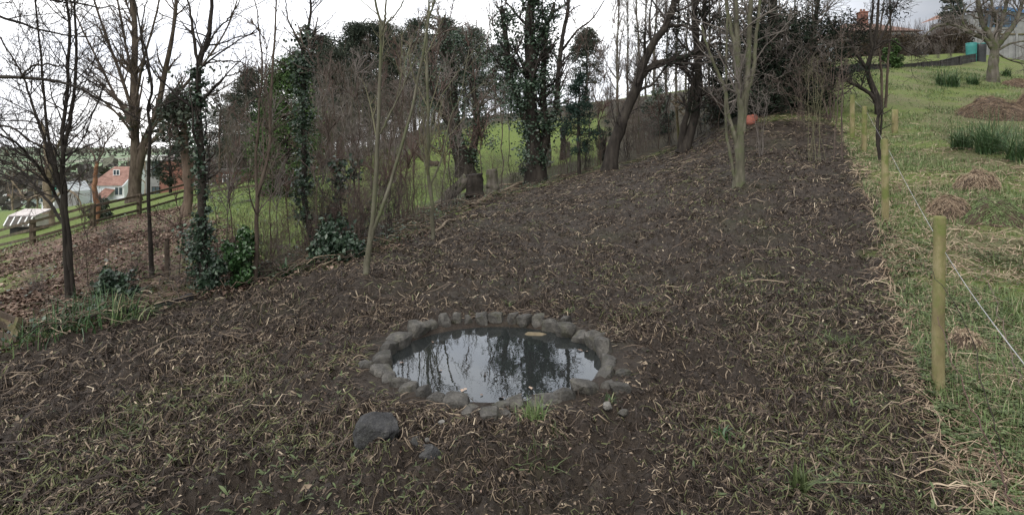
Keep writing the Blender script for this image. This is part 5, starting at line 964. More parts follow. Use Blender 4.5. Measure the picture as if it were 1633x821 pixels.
def butt(u, v, tv, w, mat, lid, label):
    c = at(u, v); c[1] = 37.; c[0] = (u-816.5)/F*37; c[2] = gz(c[0], c[1]); s = 37/F; h = (v-tv)*s; z0 = CZ+(HZ-v)*s-c[2]; root = empty('water_butt', c, label, 'water butt'); r = w*s/2
    V, Fc = tubes(np.array([[(0, 0, -.1), (0, 0, z0+h*.3), (0, 0, z0+h*.7), (0, 0, z0+h*.93), (0, 0, z0+h*.95)]]), np.array([[r*.88, r*.97, r*.99, r, r*.9]]), 18); np_mesh('barrel', V, [Fc], mat, root)
    V, Fc = tubes(np.array([[(0, 0, z0+h*.93), (0, 0, z0+h*.98), (0, 0, z0+h*1.0), (0, 0, z0+h*1.001)]]), np.array([[r*1.04, r*1.04, r*.95, .01]]), 18); np_mesh('lid', V, [Fc], lid, root)
butt(1549, 88, 69, 15, PLASTIC_T, PLASTIC_T, 'teal plastic water butt behind the low black wall'); butt(1563.5, 88, 70, 16, PLASTIC_B, PLASTIC_T, 'dark water butt with teal lid between teal butt and apple tree')
def build_low_wall():
    px = [(1300, 122), (1345, 112), (1368, 109), (1402, 110), (1436, 110), (1470, 106), (1500, 103), (1530, 96), (1556, 92)]
    D = [27, 29, 30, 31, 32, 33, 34, 35, 35.5]; pts = [np.array([P(u, v, d)[0], d, P(u, v, d)[2]]) for (u, v), d in zip(px, D)]; root = empty('low_black_wall', pts[1], 'low black plank retaining wall along the top of the grass slope', 'retaining wall')
    for i, (a, b) in enumerate(zip(pts[:-1], pts[1:])):
        for k in range(2): m = MB(); m.bar(a-pts[1]+(0, 0, -.16+.235*k), b-pts[1]+(-.01, 0, -.16+.235*k), .07, .225); m.build('plank', WOOD_D, root)
        m = MB(); q = a-pts[1]; m.box(q[0]-.06, q[0]+.06, q[1]-.11, q[1]-.04, q[2]-.6, q[2]+.24); m.build('post', WOOD_D, root)
        m = MB(); m.bar(a-pts[1]+(0, .02, .215), b-pts[1]+(-.01, .02, .215), .16, .04); m.build('coping', WOOD_D, root)
build_low_wall()
c = P(1318, 108, 40); c[2] = gz(c[0], 40); s = 40/F; root = empty('garden_shed', c, 'pale blue shed glimpsed between yew and hedge at the top', 'shed'); z1 = CZ+(HZ-70)*s-c[2]
for i in range(6): one('box', 'board', noisy_mat('pale_blue_paint', [(.3, (.42, .5, .56)), (.7, (.55, .63, .70))], 2, .7, .1) if i == 0 else bpy.data.materials['pale_blue_paint'], root, -.6+.2*i, -.6+.2*i+.185, (0 if i % 2 else .015), .06, -.3, z1)
m = MB(); m.prism([(-.75, z1+.003), (.75, z1+.003), (.7, z1+.25), (-.75, z1+.10)], -.2, 2.2); m.build('roof', TILE_G, root); one('box', 'side_wall', CONC, root, -.6, .585, .07, 2.0, -.3, z1)
# ---- leaning ladder / pallet in the wood, orange heap
def build_ladder():
    d = 25.; s = d/F; a, b = P(1092, 186, d), P(1070, 161, d); a[2] = a[2]; e = np.array([9*s, 0, 7*s]); root = empty('leaning_pallet', P(1086, 190, d), 'pale wooden ladder-like pallet leaning among the trees by the twin-stemmed tree', 'pallet'); o0 = P(1086, 190, d)
    for q in (np.zeros(3), e): m = MB(); m.bar(a+q-o0, b+q-o0, .05, .06); m.build('rail', BARK_BEIGE, root)
    for t in (.12, .38, .64, .9): p = a+(b-a)*t; m = MB(); m.bar(p-o0+(0, -.05, 0)-e*.12, p+e*1.12-o0+(0, -.05, 0), .03, .10); m.build('slat', BARK_BEIGE, root)
    m = MB(); lo = np.array([o0[0], d+.25, gz(o0[0], d+.25)]); m.bar(lo-o0+(0, 0, -.1), b+e-o0+(0, .2, .1), .08, .08); m.build('prop', WOOD_G, root)
build_ladder()
c = at(1198, 198); s = c[1]/F; ORANGE = noisy_mat('orange_sack', [(.3, (.17, .05, .035)), (.7, (.33, .12, .085))], 5, .8, .5, 20, .03)
for i, (du, w, h, lb) in enumerate([(-3, 17, 17, 'rounded orange-red sack lying under the yew, left of the smaller one'), (9, 12, 13, 'smaller orange-red sack lying under the yew behind the larger one')]):
    me = rock_mesh('orange_sack', (w*s, 11*s, h*s), 70+i, ORANGE, 3, 3, (.8, 1)); [setattr(f, 'use_smooth', True) for f in me.polygons]; o = link_mesh('orange_sack', me, None); x, y = c[0]+du*s, c[1]-.1+.35*i; o.location = (x, y, gz(x, y)+h*s*.42); tag(o, lb, 'sack')
# ---- heaps of hay, straw clumps, sedges
def heap(u, v, w, h, label, seed, name='hay_heap', mat=STRAW, n=2600, L=.30, lo=.1, hi=.75, cat='heap', wild=.85, dep=1., core=None):
    g = G(seed); c = at(u, v); s = c[1]/F; W, H_ = w*s/2, h*s*.8; root = empty(name, c, label, cat); a = g.uniform(0, 2*np.pi, n); q = np.sqrt(g.random(n)); prof = lambda q_: (1-np.clip(q_, 0, 1)**2.8)
    th = np.linspace(0, 2*np.pi, 40, endpoint=False); rr = np.linspace(.02, 1.08, 12); T, Rr = np.meshgrid(th, rr); nn = fbm(np.cos(T)*Rr*2.4+seed, np.sin(T)*Rr*2.4, 0, 3, seed)*1.9-.45; X_ = np.cos(T)*Rr*W*(.8+.4*nn); Y_ = np.sin(T)*Rr*W*dep*(.8+.4*nn); Zg = Z(c[0]+X_, c[1]+Y_)-c[2]; Z_ = Zg+H_*prof(Rr)*(.72+.5*nn)-.03-.08*(Rr > 1)
    V = np.stack([X_, Y_, Z_], -1).reshape(-1, 3); i = np.arange(11)[:, None]*40; j = np.arange(40)[None]; j2 = (j+1) % 40; np_mesh('mound', V, [np.stack([i+j, i+j2, i+40+j2, i+40+j], -1).reshape(-1, 4)], core or noisy_mat('heap_core', [(.3, (.03, .022, .016)), (.7, (.10, .07, .05))], 12, .9, .5, 30), root)
    x, y = np.cos(a)*q*W, np.sin(a)*q*W*dep; nn = fbm(np.cos(a)*q*2.4+seed, np.sin(a)*q*2.4, 0, 3, seed)*1.9-.45; x, y = x*(.8+.4*nn), y*(.8+.4*nn); z = Z(c[0]+x, c[1]+y)-c[2]+H_*prof(q)*(.72+.5*nn)
    dr = a+g.normal(size=n)*wild*1.6; Ls = g.uniform(.4, 1.4, n)*L*s*60; st = np.linspace(-.5, .5, 4)[None]; sl = -H_/W*2.2*q**1.2*np.cos(dr-a)*.8
    cv = g.normal(size=n)*.25; bx = x[:, None]+np.cos(dr)[:, None]*Ls[:, None]*st-np.sin(dr)[:, None]*(cv*Ls)[:, None]*(st**2*2); by = y[:, None]+np.sin(dr)[:, None]*Ls[:, None]*st+np.cos(dr)[:, None]*(cv*Ls)[:, None]*(st**2*2); bz = z[:, None]+(sl*Ls)[:, None]*st+.015+g.random((n, 1))*.06*H_-(st**2)*Ls[:, None]*.5
    pts = np.stack([bx, by, bz], 2); S = nrm(np.cross(pts[:, -1]-pts[:, 0], np.array([0, 0, 1.]))+g.normal(size=(n, 3))*.2); V, Fc = ribbons(pts, np.full((n, 4), .002+.32*s*.22), S); ac = Acc(); ac.add(V, Fc, rep(lo+(hi-lo)*g.beta(2, 2, n), 8)); tag(ac.build('straw', mat, root), kind='stuff'); return root
heap(1583, 188, 92, 32, 'large brown heap of cut hay on the grass slope behind the sedges', 1, n=3600, L=.10, lo=.0, hi=.6)
heap(1640, 185, 60, 40, 'brown hay heap cut off by the right edge of the photo', 2, n=2200, L=.10, lo=0, hi=.55)
heap(1628, 138, 46, 12, 'low brown rough mound of dead growth right of the apple tree foot', 3, n=1800, L=.08, lo=0, hi=.6)
heap(1558, 302, 56, 34, 'straw-coloured clump of dead grass leaning left below the sedges', 4, 'dead_grass_clump', n=1900, L=.09, lo=.2, hi=.9, cat='grass clump')
heap(1512, 342, 62, 32, 'flattened straw-brown grass clump nearest the wire on the slope', 5, 'dead_grass_clump', n=1900, L=.09, lo=.1, hi=.85, cat='grass clump')
heap(1585, 350, 84, 36, 'pale green and straw grass hummock right of the flattened clump', 6, 'dead_grass_clump', GRASS, n=2400, L=.09, lo=.3, hi=1., cat='grass clump')
heap(1540, 560, 60, 40, 'straw tussock at the foot of the nearest fence post', 7, 'dead_grass_clump', n=900, L=.07, lo=.2, hi=.9, cat='grass clump')
heap(456, 306, 76, 44, 'brown heap of cut brushwood on the lawn behind the hedge', 8, 'brushwood_heap', DEADLEAF, n=3000, L=.10, lo=.0, hi=.7, wild=1.)
def sedge(u, v, w, h, n, label, seed, mat=SEDGE, lean=1.15):
    g = G(seed); c = at(u, v); s = c[1]/F; n = int(n*1.3); q = w*s*.28*np.sqrt(g.random(n)); a = g.uniform(0, 2*np.pi, n); x, y = c[0]+q*np.cos(a), c[1]+q*np.sin(a)
    V, Fc = blades(x, y, Z(x, y), g.uniform(.5, 1.3, n)*h*s, g.uniform(.3, .7, n)*s, g, lean, 8); ac = Acc(); ac.add(V, Fc, rep(np.clip(g.normal(.5, .22, n), 0, 1), 16)); o = ac.build('sedge_clump', mat, None, c); o.location = tuple(c); tag(o, label, 'sedge clump')
sedge(1534, 238, 50, 44, 220, 'dark green sedge clump on the right slope, left one of the front row', 1); sedge(1580, 244, 70, 64, 380, 'tallest dark green sedge clump in the middle of the front row below the hay', 2); sedge(1632, 258, 80, 66, 340, 'dark green sedge clump cut by the right edge of the photo', 3)
sedge(1512, 137, 56, 26, 260, 'low grey-green iris clump on the slope below the black wall', 4); sedge(1552, 135, 30, 18, 120, 'small green clump between iris clump and apple tree', 5); sedge(1605, 122, 20, 16, 80, 'small dark green clump right of the apple tree trunk', 6)
# ---- logs, stumps and cut branches at the upper left edge of the soil
def log(name, px, d, r0, r1, mat, label, seed, cat='log', m=10):
    g = G(seed); pts = []
    for u, v in px:
        p = P(u, v, d); pts.append(p)
    Pt, R = mk_stem(pts, r0, r1, g, 14, .01); V, Fc = tubes(Pt[None], (R*(1+.05*g.normal(size=14)))[None], m); c0 = V[:m].mean(0); c1 = V[-m:].mean(0); n = len(V); V = np.vstack([V, [c0, c1]]); i = np.arange(m); j = (i+1) % m
    o = np_mesh(name, V, [Fc, np.stack([j, i, np.full(m, n)], 1), np.stack([n-m+i, n-m+j, np.full(m, n+1)], 1)], mat, None, origin=Pt[0]); o.location = tuple(Pt[0]); return tag(o, label, cat)
d1 = at(745, 322)[1]
log('fallen_trunk', [(662, 360), (690, 338), (716, 312), (746, 284)], d1, .13*d1/15, .16*d1/15, BARK_GREY, 'pale blurred fallen trunk propped against the stump left of the twisted ivy tree', 1)
log('tree_stump', [(757, 322), (757, 305), (756, 278)], d1, .30, .27, BARK_DARK, 'squat dark tree stump at the upper left edge of the soil', 2, 'tree stump', 12)
log('tree_stump', [(786, 312), (785, 292), (784, 270)], d1+1.5, .22, .18, BARK_GREY, 'grey tree stump just right of and behind the squat dark stump', 3, 'tree stump', 12)
d2 = at(700, 262)[1]*.8
log('fallen_trunk', [(640, 215), (662, 238), (682, 258), (701, 262)], d2, .22, .14, BARK_BROWN, 'brown leaning cut limb over the lawn left of the twisted ivy tree', 4)
for i, (px, r, lb) in enumerate([([(752, 333), (790, 312), (838, 292)], .085, 'long pale log lying along the soil edge between dark stump and ivied tree'), ([(780, 298), (810, 296), (838, 291)], .05, 'thinner pale branch lying above the long pale log'), ([(690, 372), (724, 352), (760, 346)], .035, 'thin bent branch lying on the soil below the fallen trunk'), ([(778, 352), (790, 345), (800, 337)], .03, 'short pale stick lying on the soil under the long pale log'), ([(700, 392), (726, 372), (752, 362), (764, 368)], .02, 'crooked twig on the soil right of the slender yellowish sapling')]):
    d3 = at(*px[len(px)//2])[1]; pts = [at(*q)+(0, 0, r*.8) for q in px]; g = G(600+i); Pt, R = mk_stem(pts, r, r*.6, g, 12, .02); V, Fc = tubes(Pt[None], R[None], 7); o = np_mesh('log' if r > .04 else 'branch', V, [Fc], BARK_BEIGE, None, origin=Pt[0]); o.location = tuple(Pt[0]); tag(o, lb, 'log' if r > .04 else 'branch')
d4 = at(872, 262)[1]
for u, v, tv, w, lb in [(873, 268, 225, 11, 'grey tree stump right behind the tall ivied tree'), (897, 255, 203, 9, 'tall dark sawn trunk under the little spruce'), (906, 252, 226, 6, 'thin grey stump right of the tall sawn trunk')]:
    d = at(u, v)[1]; s = d/F; log('tree_stump', [(u, v+4), (u+1, (v+tv)/2), (u, tv)], d, w*s*.55, w*s*.48, BARK_GREY if w != 9 else BARK_DARK, lb, u, 'tree stump')

# ------------------------------------------------------------------ prototypes for the woods behind
def proto_bare(seed, h, r, name='bare_tree', bark=BARK_BROWN, twig=TWIG_BROWN, n=(26, 170, 620), spread=(22, 50), label=None, cat='tree', group=None, slim=1., fork=True):
    g = G(seed); st = [mk_stem([(0, 0, -.1), (g.normal()*.1, g.normal()*.1, h*.35), (g.normal()*.25, g.normal()*.25, h*.7), (g.normal()*.4, g.normal()*.4, h)], r, r*.12, g, 16, .03)]
    if fork:
        for k in range(3): a = g.uniform(0, 6.28); z0 = h*g.uniform(.18, .35); e = h*.24*slim; st.append(mk_stem([st[0][0][int(16*z0/h)], (np.cos(a)*e*.5, np.sin(a)*e*.5, z0+h*.2), (np.cos(a)*e, np.sin(a)*e, h*g.uniform(.7, .95))], r*.55, r*.1, g, 16, .03))
    root = empty(name, (0, 0, 0), label, cat, group); ac = Acc(); stem_tubes(ac, st, 7, .05, g); ac.build('trunk', bark, root); ac = Acc()
    for Pt, R, mm in crown_levels(st, [LV(n[0], (h*.14*slim, h*.32*slim), spread, (.2, 1), .06, .10, .5, .012, 4, 7), LV(n[1], (h*.05, h*.15), (22, 55), (.15, 1), .05, .13, .6, .009), LV(n[2], (h*.02, h*.07), (25, 60), (.1, 1), .04, .16, .6, .007, 3, 4)], g): V, Fc = tubes(Pt, R, mm); ac.add(V, Fc)
    ac.build('crown', twig, root); return root
def proto_pine(seed, h, W, name, mat, label, cat, group, n=9000, nc=90, low=.25, cone=.5, leaf=(.22, .42), asp=.28, dome=False):
    g = G(seed); root = empty(name, (0, 0, 0), label, cat, group); st = [mk_stem([(0, 0, -.2), (g.normal()*.15, 0, h*.5), (0, 0, h*.97)], h*.02, .04, g, 12, .04)]; ac = Acc(); stem_tubes(ac, st, 7, .04, g)
    t = low+(1-low)*g.random(nc)**.9; wr = W*(np.sqrt(np.clip(1-t**2.4, 0, 1)) if dome else ((1-t)**cone*1.0+.10)*np.clip((t-low)/.12+.35, 0, 1)); a = g.uniform(0, 6.28, nc); q = wr*np.sqrt(g.uniform(.12, 1, nc)); c = np.stack([np.cos(a)*q, np.sin(a)*q, t*h], 1)
    br = np.stack([np.stack([0*a, 0*a, t*h-.15*q], 1), c*np.array([.55, .55, 1])-np.stack([0*a, 0*a, .04*q], 1), c], 1); V, Fc = tubes(br, np.linspace(.05, .015, 3)[None]*np.ones((nc, 1))*h/12, 4); ac.add(V, Fc); ac.build('trunk', BARK_DARK, root)
    ci = g.integers(0, nc, n); sg = np.clip(W*.13, .1, .6); V, Fc = leaves(c[ci]+g.normal(size=(n, 3))*sg*np.array([1, 1, .6]), g.uniform(*leaf, n), g, (0, 0, .4), asp, .2, .1); ac = Acc(); ac.add(V, Fc, rep(np.clip(g.normal(.5, .2, n)+.3*(g.random(nc)-.5)[ci], 0, 1), 4)); ac.build('foliage', mat, root); return root
def place(pr, u, d, sc, rot, label=None, first=[None], v=None, xy=None, sz=None):
    o = pr if pr.get('used') is None else copy_tree(pr)
    pr['used'] = 1; x = (u-816.5)/F*d; o.location = (x, d, gz(x, d)-.05); o.scale = (sc, sc, sz or sc); o.rotation_euler = (0, 0, rot)
    if label: o['label'] = label
    return o
def top_h(u, v, d): x = (u-816.5)/F*d; return CZ+(HZ-v)/F*d-gz(x, d)
rp = random.Random(3); PROTOS = []
ORD = 'first second third fourth fifth sixth seventh eighth ninth tenth eleventh twelfth thirteenth fourteenth fifteenth sixteenth seventeenth eighteenth nineteenth twentieth twenty-first'.split()
LAND = [(110, 'the dark twin-stemmed tree'), (215, 'the big forked tree'), (322, 'the ivy-clad straight trunk'), (410, 'the purple-brown sapling'), (487, 'the slim ivy-covered tree'), (590, 'the pale forked sapling'), (690, 'the yellowish sapling'), (740, 'the twisted ivy tree'), (850, 'the tall ivied tree'), (925, 'the little spruce'), (985, 'the leaning tree'), (1100, 'the twin-stemmed dark tree'), (1180, 'the pale multi-stemmed tree'), (1240, 'the yew'), (1400, 'the gnarled fruit tree'), (1583, 'the apple tree')]
def by_landmark(items, kind):
    """items: (u, distance, object); a label that names the nearest landmark, the side and the rank in depth"""
    gr = {}
    for u, d, o in items:
        lu, nm = min(LAND, key=lambda q: abs(q[0]-u)); side = 'left of' if u < lu-9 else 'right of' if u > lu+9 else 'in line with'
        gr.setdefault((nm, side), []).append((d, o))
    for (nm, side), L_ in gr.items():
        L_.sort(key=lambda q: q[0])
        for i, (d, o) in enumerate(L_): o['label'] = '%s %s %s' % (kind, side, nm)+('' if len(L_) == 1 else ', nearest one' if i == 0 else ', farthest one' if i == len(L_)-1 else ', %s from the front' % ORD[i])
def by_order(items, kind):
    items = sorted(items, key=lambda q: q[0])
    for i, (u, d, o) in enumerate(items): o['label'] = '%s, %s from the left' % (kind, ORD[i] if i < len(ORD) else 'rightmost')
# skyline pines
GP = 'dark pines on the skyline behind the lawn'; LP = 'dark pine in the skyline belt of evergreens behind the lawn'
pA = proto_pine(61, 10, 2.6, 'pine_tree', NEEDLE, LP, 'tree', GP, 12000, 120, .12, .6, (.14, .30)); pB = proto_pine(62, 10, 3.0, 'pine_tree', NEEDLE, LP, 'tree', GP, 12000, 90, .16, .42, (.14, .30)); PROTOS += [pA, pB]
IT = []
for i, (u, v, d) in enumerate([(395, 122, 52), (412, 100, 60), (432, 140, 48), (492, 72, 66), (510, 60, 70), (542, 52, 74), (566, 40, 68), (590, 30, 72), (612, 40, 76), (640, 40, 66), (662, 34, 72), (690, 46, 78), (712, 32, 70), (738, 36, 64), (760, 48, 72), (352, 170, 56), (370, 150, 60), (530, 70, 58), (625, 62, 58), (790, 70, 66), (815, 90, 70)]):
    h = top_h(u, v, d); IT.append((u, d, place((pA, pB)[i % 2], u, d, h/10, rp.uniform(0, 6.28))))
by_order(IT, 'dark pine in the skyline row behind the lawn')
o = proto_pine(63, 8, 2.5, 'cypress_tree', NEEDLE_BRIGHT, 'bright green feathery cypress behind the slim ivy-covered tree', 'tree', None, 13000, 190, .04, .7, (.12, .26), .35); place(o, 457, 19.5, top_h(457, 96, 19.5)/8, 1.); PROTOS.append(o)
o = proto_pine(64, 8, 2.1, 'cypress_tree', NEEDLE, 'round-headed dark clipped cypress beyond the lawn, above the little spruce', 'tree', None, 9000, 160, .30, .5, (.16, .3), .35, True); place(o, 935, 52, top_h(935, 46, 52)/8, 2.); PROTOS.append(o)
o = proto_pine(65, 6, 1.5, 'spruce_tree', NEEDLE_BLUE, 'little dark spruce with drooping branches between ivied tree and leaning tree', 'tree', None, 3600, 60, .25, .8, (.12, .30), .25); place(o, 925, 22.5, top_h(925, 118, 22.5)/6, .5); PROTOS.append(o)
o = proto_pine(66, 9, 1.5, 'conifer_tree', NEEDLE, 'tall dark ivy-like conifer at the top of the photo left of the blue-trimmed house', 'tree', None, 8000, 130, .08, .35, (.2, .4), .45); place(o, 1520, 44, top_h(1520, -30, 44)/9, .5); PROTOS.append(o)
o = proto_pine(67, 9, 2.2, 'conifer_tree', NEEDLE, 'dark conifer behind the flat-roofed house by the dead trunk', 'tree', None, 5000, 90, .12, .6, (.2, .42), .3); place(o, 272, 46, top_h(272, 172, 46)/9, .5); PROTOS.append(o)
o = proto_bare(70, 11, .16, 'bare_tree', BARK_BROWN, TWIG_RED, (30, 200, 700), (18, 40), 'reddish-twigged leafless tree beyond the lawn right of the round cypress', 'tree', None); place(o, 985, 46, top_h(985, 40, 46)/11, .3); PROTOS.append(o)
# leafless trees of the wood behind the lawn
GB = 'leafless trees in the wood behind the lawn'; LB_ = 'slender grey-brown leafless tree in the wood behind the lawn'
bp = [proto_bare(71, 9, .10, label=LB_, cat='tree', group=GB, twig=TWIG_GREY), proto_bare(72, 9, .09, label=LB_, cat='tree', group=GB, slim=.7, bark=BARK_GREY), proto_bare(73, 9, .11, label=LB_, cat='tree', group=GB, bark=BARK_GREY, twig=TWIG_GREY, n=(34, 200, 700))]; PROTOS += bp
spots = [(350, 150, 30), (372, 170, 26), (398, 150, 34), (452, 130, 34), (470, 120, 40), (500, 110, 30), (515, 135, 26), (528, 100, 44), (548, 130, 30), (560, 90, 36), (580, 105, 46), (592, 150, 26), (612, 95, 40), (628, 120, 31), (645, 80, 48), (660, 110, 36), (676, 100, 44), (800, 100, 50), (640, 150, 27), (530, 160, 22), (615, 165, 24), (572, 170, 23), (440, 180, 25), (425, 160, 30), (700, 90, 52), (770, 120, 50), (905, 110, 50), (918, 70, 56), (950, 100, 48), (968, 110, 40), (1000, 80, 44), (1050, 90, 38), (1062, 110, 34), (940, 150, 36), (1010, 130, 34), (485, 150, 45), (545, 60, 60), (605, 60, 64), (675, 60, 66), (725, 60, 62)]
IT = [(u, d, place(bp[i % 3], u, d, max(.4, top_h(u, v, d)/9), rp.uniform(0, 6.28))) for i, (u, v, d) in enumerate(spots)]; by_landmark(IT, 'slender leafless wood tree behind,')
GPo = 'tall slim bare poplars right of the lawn'; po = [proto_bare(74, 14, .13, 'poplar_tree', BARK_GREY, TWIG_GREY, (60, 260, 700), (10, 26), 'tall slim leafless poplar in the row above the leaning tree', 'tree', GPo, .5, False)]; PROTOS += po
IT = []
for u, v, d in [(985, -60, 42), (1000, -40, 45), (1019, -80, 40), (1030, -50, 44), (1043, -70, 41), (1062, -40, 38), (1078, -80, 40), (1094, -60, 36), (1130, -80, 34), (1150, -60, 30), (1215, -60, 34), (1290, -60, 32), (1320, -20, 34), (1265, -80, 36)]: IT.append((u, d, place(po[0], u, d, top_h(u, v, d)/14, rp.uniform(0, 6.28))))
by_order(IT, 'tall slim leafless poplar in the row above the soil')
# hedge-line scrub: bare arching shrubs
GS = 'bare scrub along the hedge line'; LS = 'tangled leafless brown scrub bush in the hedge line along the soil'
def proto_scrub(seed, mat, n=22, h=2.2, label=LS, group=GS, name='scrub_bush'):
    g = G(seed); root = empty(name, (0, 0, 0), label, 'shrub', group); st = []
    for i in range(n): a = g.uniform(0, 6.28); e = g.uniform(.15, 1.0); hh = h*g.uniform(.5, 1.05); q = g.normal(size=2)*.15; st.append(mk_stem([(q[0], q[1], -.05), (q[0]+np.cos(a)*e*.35, q[1]+np.sin(a)*e*.35, hh*.55), (q[0]+np.cos(a)*e, q[1]+np.sin(a)*e, hh*g.uniform(.6, 1))], .007, .003, g, 10, .03))
    ac = Acc()
    for Pt, R in st: V, Fc = tubes(Pt[None], R[None], 4); ac.add(V, Fc)
    ac.build('stem', mat, root); ac = Acc()
    for Pt, R, mm in crown_levels(st, [LV(n*6, (.2, .7), (20, 65), (.15, 1), .02, .16, .6, .0028, 3, 6), LV(n*22, (.08, .3), (25, 70), (.1, 1), .02, .18, .7, .0022, 3, 4)], g): V, Fc = tubes(Pt, R, mm); ac.add(V, Fc)
    ac.build('crown', mat, root); return root
sp = [proto_scrub(81, TWIG_BROWN), proto_scrub(82, TWIG_GREY), proto_scrub(83, TWIG_DARK)]; PROTOS += sp
i = 0; IT = []
for (u, v, sc) in [(420, 445, .8), (452, 436, .55), (515, 405, 1.), (560, 405, .9), (600, 388, .8), (620, 375, 1.), (655, 358, 1.), (710, 338, 1.), (725, 330, 1.1), (640, 350, 1.2), (800, 305, 1.1), (818, 300, 1.), (895, 284, 1.), (915, 278, 1.1), (935, 272, 1.), (955, 262, 1.2), (940, 255, 1.3), (1000, 255, 1.2), (1022, 245, 1.3), (1045, 235, 1.3), (1068, 232, 1.2), (1010, 240, 1.5), (1035, 225, 1.6), (1115, 215, 1.2), (1140, 205, 1.2), (280, 465, .5), (212, 460, .5), (160, 480, .5), (300, 400, .7), (250, 400, .6), (130, 440, .6), (60, 470, .5), (180, 390, .6)]:
    p = at(u, v); o = place(sp[i % 3], u, p[1], sc*(.55 if u < 500 else .8), rp.uniform(0, 6.28)); i += 1; IT.append((u, p[1], o))
by_landmark(IT, 'tangled leafless scrub bush')
GT = 'brown thicket bushes beyond the lawn'
LT = 'large brown leafless thicket bush at the far side of the lawn'
th_ = [proto_scrub(84, TWIG_BROWN, 34, 2.4, LT, GT, 'thicket_bush'), proto_scrub(85, TWIG_GREY, 34, 2.4, LT, GT, 'thicket_bush')]; PROTOS += th_
IT = []
for k, (u, d, hv) in enumerate([(360, 60, 170), (400, 62, 165), (440, 64, 150), (480, 66, 140), (520, 70, 130), (560, 72, 120), (600, 74, 115), (640, 76, 110), (680, 74, 110), (720, 72, 110), (760, 74, 120), (800, 74, 120), (880, 70, 120), (1100, 42, 130), (1125, 40, 130), (1085, 50, 110), (1050, 55, 110), (1010, 55, 115), (970, 58, 120), (930, 62, 120), (1150, 44, 120), (1340, 50, 80), (1300, 46, 90), (525, 33, 215), (865, 47, 160), (885, 46, 150), (905, 45, 152), (928, 44, 150), (950, 43, 150), (972, 42, 145), (995, 41, 145), (840, 48, 165), (1015, 40, 140), (820, 50, 170), (1180, 36, 130), (1210, 34, 120), (1240, 33, 120), (1280, 34, 130), (1310, 32, 140), (566, 35, 205), (588, 32, 215), (606, 38, 200), (625, 33, 215), (645, 40, 195), (662, 44, 190), (680, 48, 185), (540, 42, 180), (580, 46, 170), (620, 50, 165), (655, 54, 160), (700, 56, 150), (730, 58, 150), (765, 58, 160), (790, 56, 150), (905, 52, 150), (925, 50, 160), (950, 46, 165), (972, 42, 165), (1000, 40, 165), (1025, 38, 165), (1048, 34, 165), (1070, 32, 160), (500, 40, 190), (470, 36, 205), (440, 40, 190), (410, 42, 190), (380, 44, 200), (335, 36, 230), (318, 40, 225)]):
    IT.append((u, d, place(th_[k % 2], u, d, max(.5, top_h(u, hv, d)/2.3), rp.uniform(0, 6.28))))
by_landmark(IT, 'brown thicket bush behind the lawn')
# thin young stems all along the left edge of the soil
GY = 'thin young trees along the hedge line'; yp = [proto_bare(k, 5, .016, 'thin_sapling', bk, tw, (12, 50, 140), (18, 45), 'thin sapling', 'sapling', GY, .7, False) for k, bk, tw in ((87, BARK_BROWN, TWIG_BROWN), (88, BARK_GREY, TWIG_GREY), (89, BARK_BROWN, TWIG_RED))]; PROTOS += yp; IT = []
for k, (u, v, tv) in enumerate([(138, 455, 250), (172, 440, 290), (286, 440, 200), (345, 420, 180), (358, 440, 120), (372, 400, 90), (430, 405, 60), (446, 425, 130), (462, 395, 90), (505, 415, 60), (518, 395, 120), (530, 380, 40), (556, 395, 100), (570, 372, 60), (603, 372, 100), (622, 366, 40), (634, 352, 110), (648, 360, 70), (660, 345, 20), (676, 340, 90), (704, 338, 60), (716, 330, 0), (733, 320, 90), (765, 312, 40), (800, 300, -20), (815, 292, 30), (905, 278, 60), (925, 272, 20), (942, 268, 60), (958, 262, 0), (1000, 252, 40), (1022, 246, 10), (1050, 238, 50), (1066, 235, 0), (1128, 222, 20), (1146, 214, 60)]):
    p = at(u, v); IT.append((u, p[1], place(yp[k % 3], u, p[1], max(.2, (CZ+(HZ-tv)/F*p[1]-p[2])/5), rp.uniform(0, 6.28))))
by_landmark(IT, 'thin young leafless sapling')
rs = [proto_scrub(k, mt_, 16, 2.2, 'red-brown scrub', 'red-brown brambly scrub', 'bramble_bush') for k, mt_ in ((94, TWIG_RED), (95, TWIG_BROWN))]; PROTOS += rs; IT = []
for k, (u, v, sc) in enumerate([(350, 435, .4), (372, 425, .45), (392, 405, .5), (428, 430, .45), (440, 410, .5), (478, 425, .5), (492, 400, .55), (512, 412, .55), (540, 400, .6), (572, 398, .6), (345, 410, .45), (420, 390, .5), (455, 380, .5), (500, 385, .6), (525, 372, .6), (560, 362, .7), (585, 352, .8), (612, 345, .8), (636, 335, .8), (700, 316, .7), (785, 296, .9), (930, 258, 1.), (300, 420, .4), (225, 430, .4), (150, 420, .4)]):
    p = at(u, v); IT.append((u, p[1], place(rs[k % 2], u, p[1], sc, rp.uniform(0, 6.28))))
by_landmark(IT, 'low red-brown brambly bush')
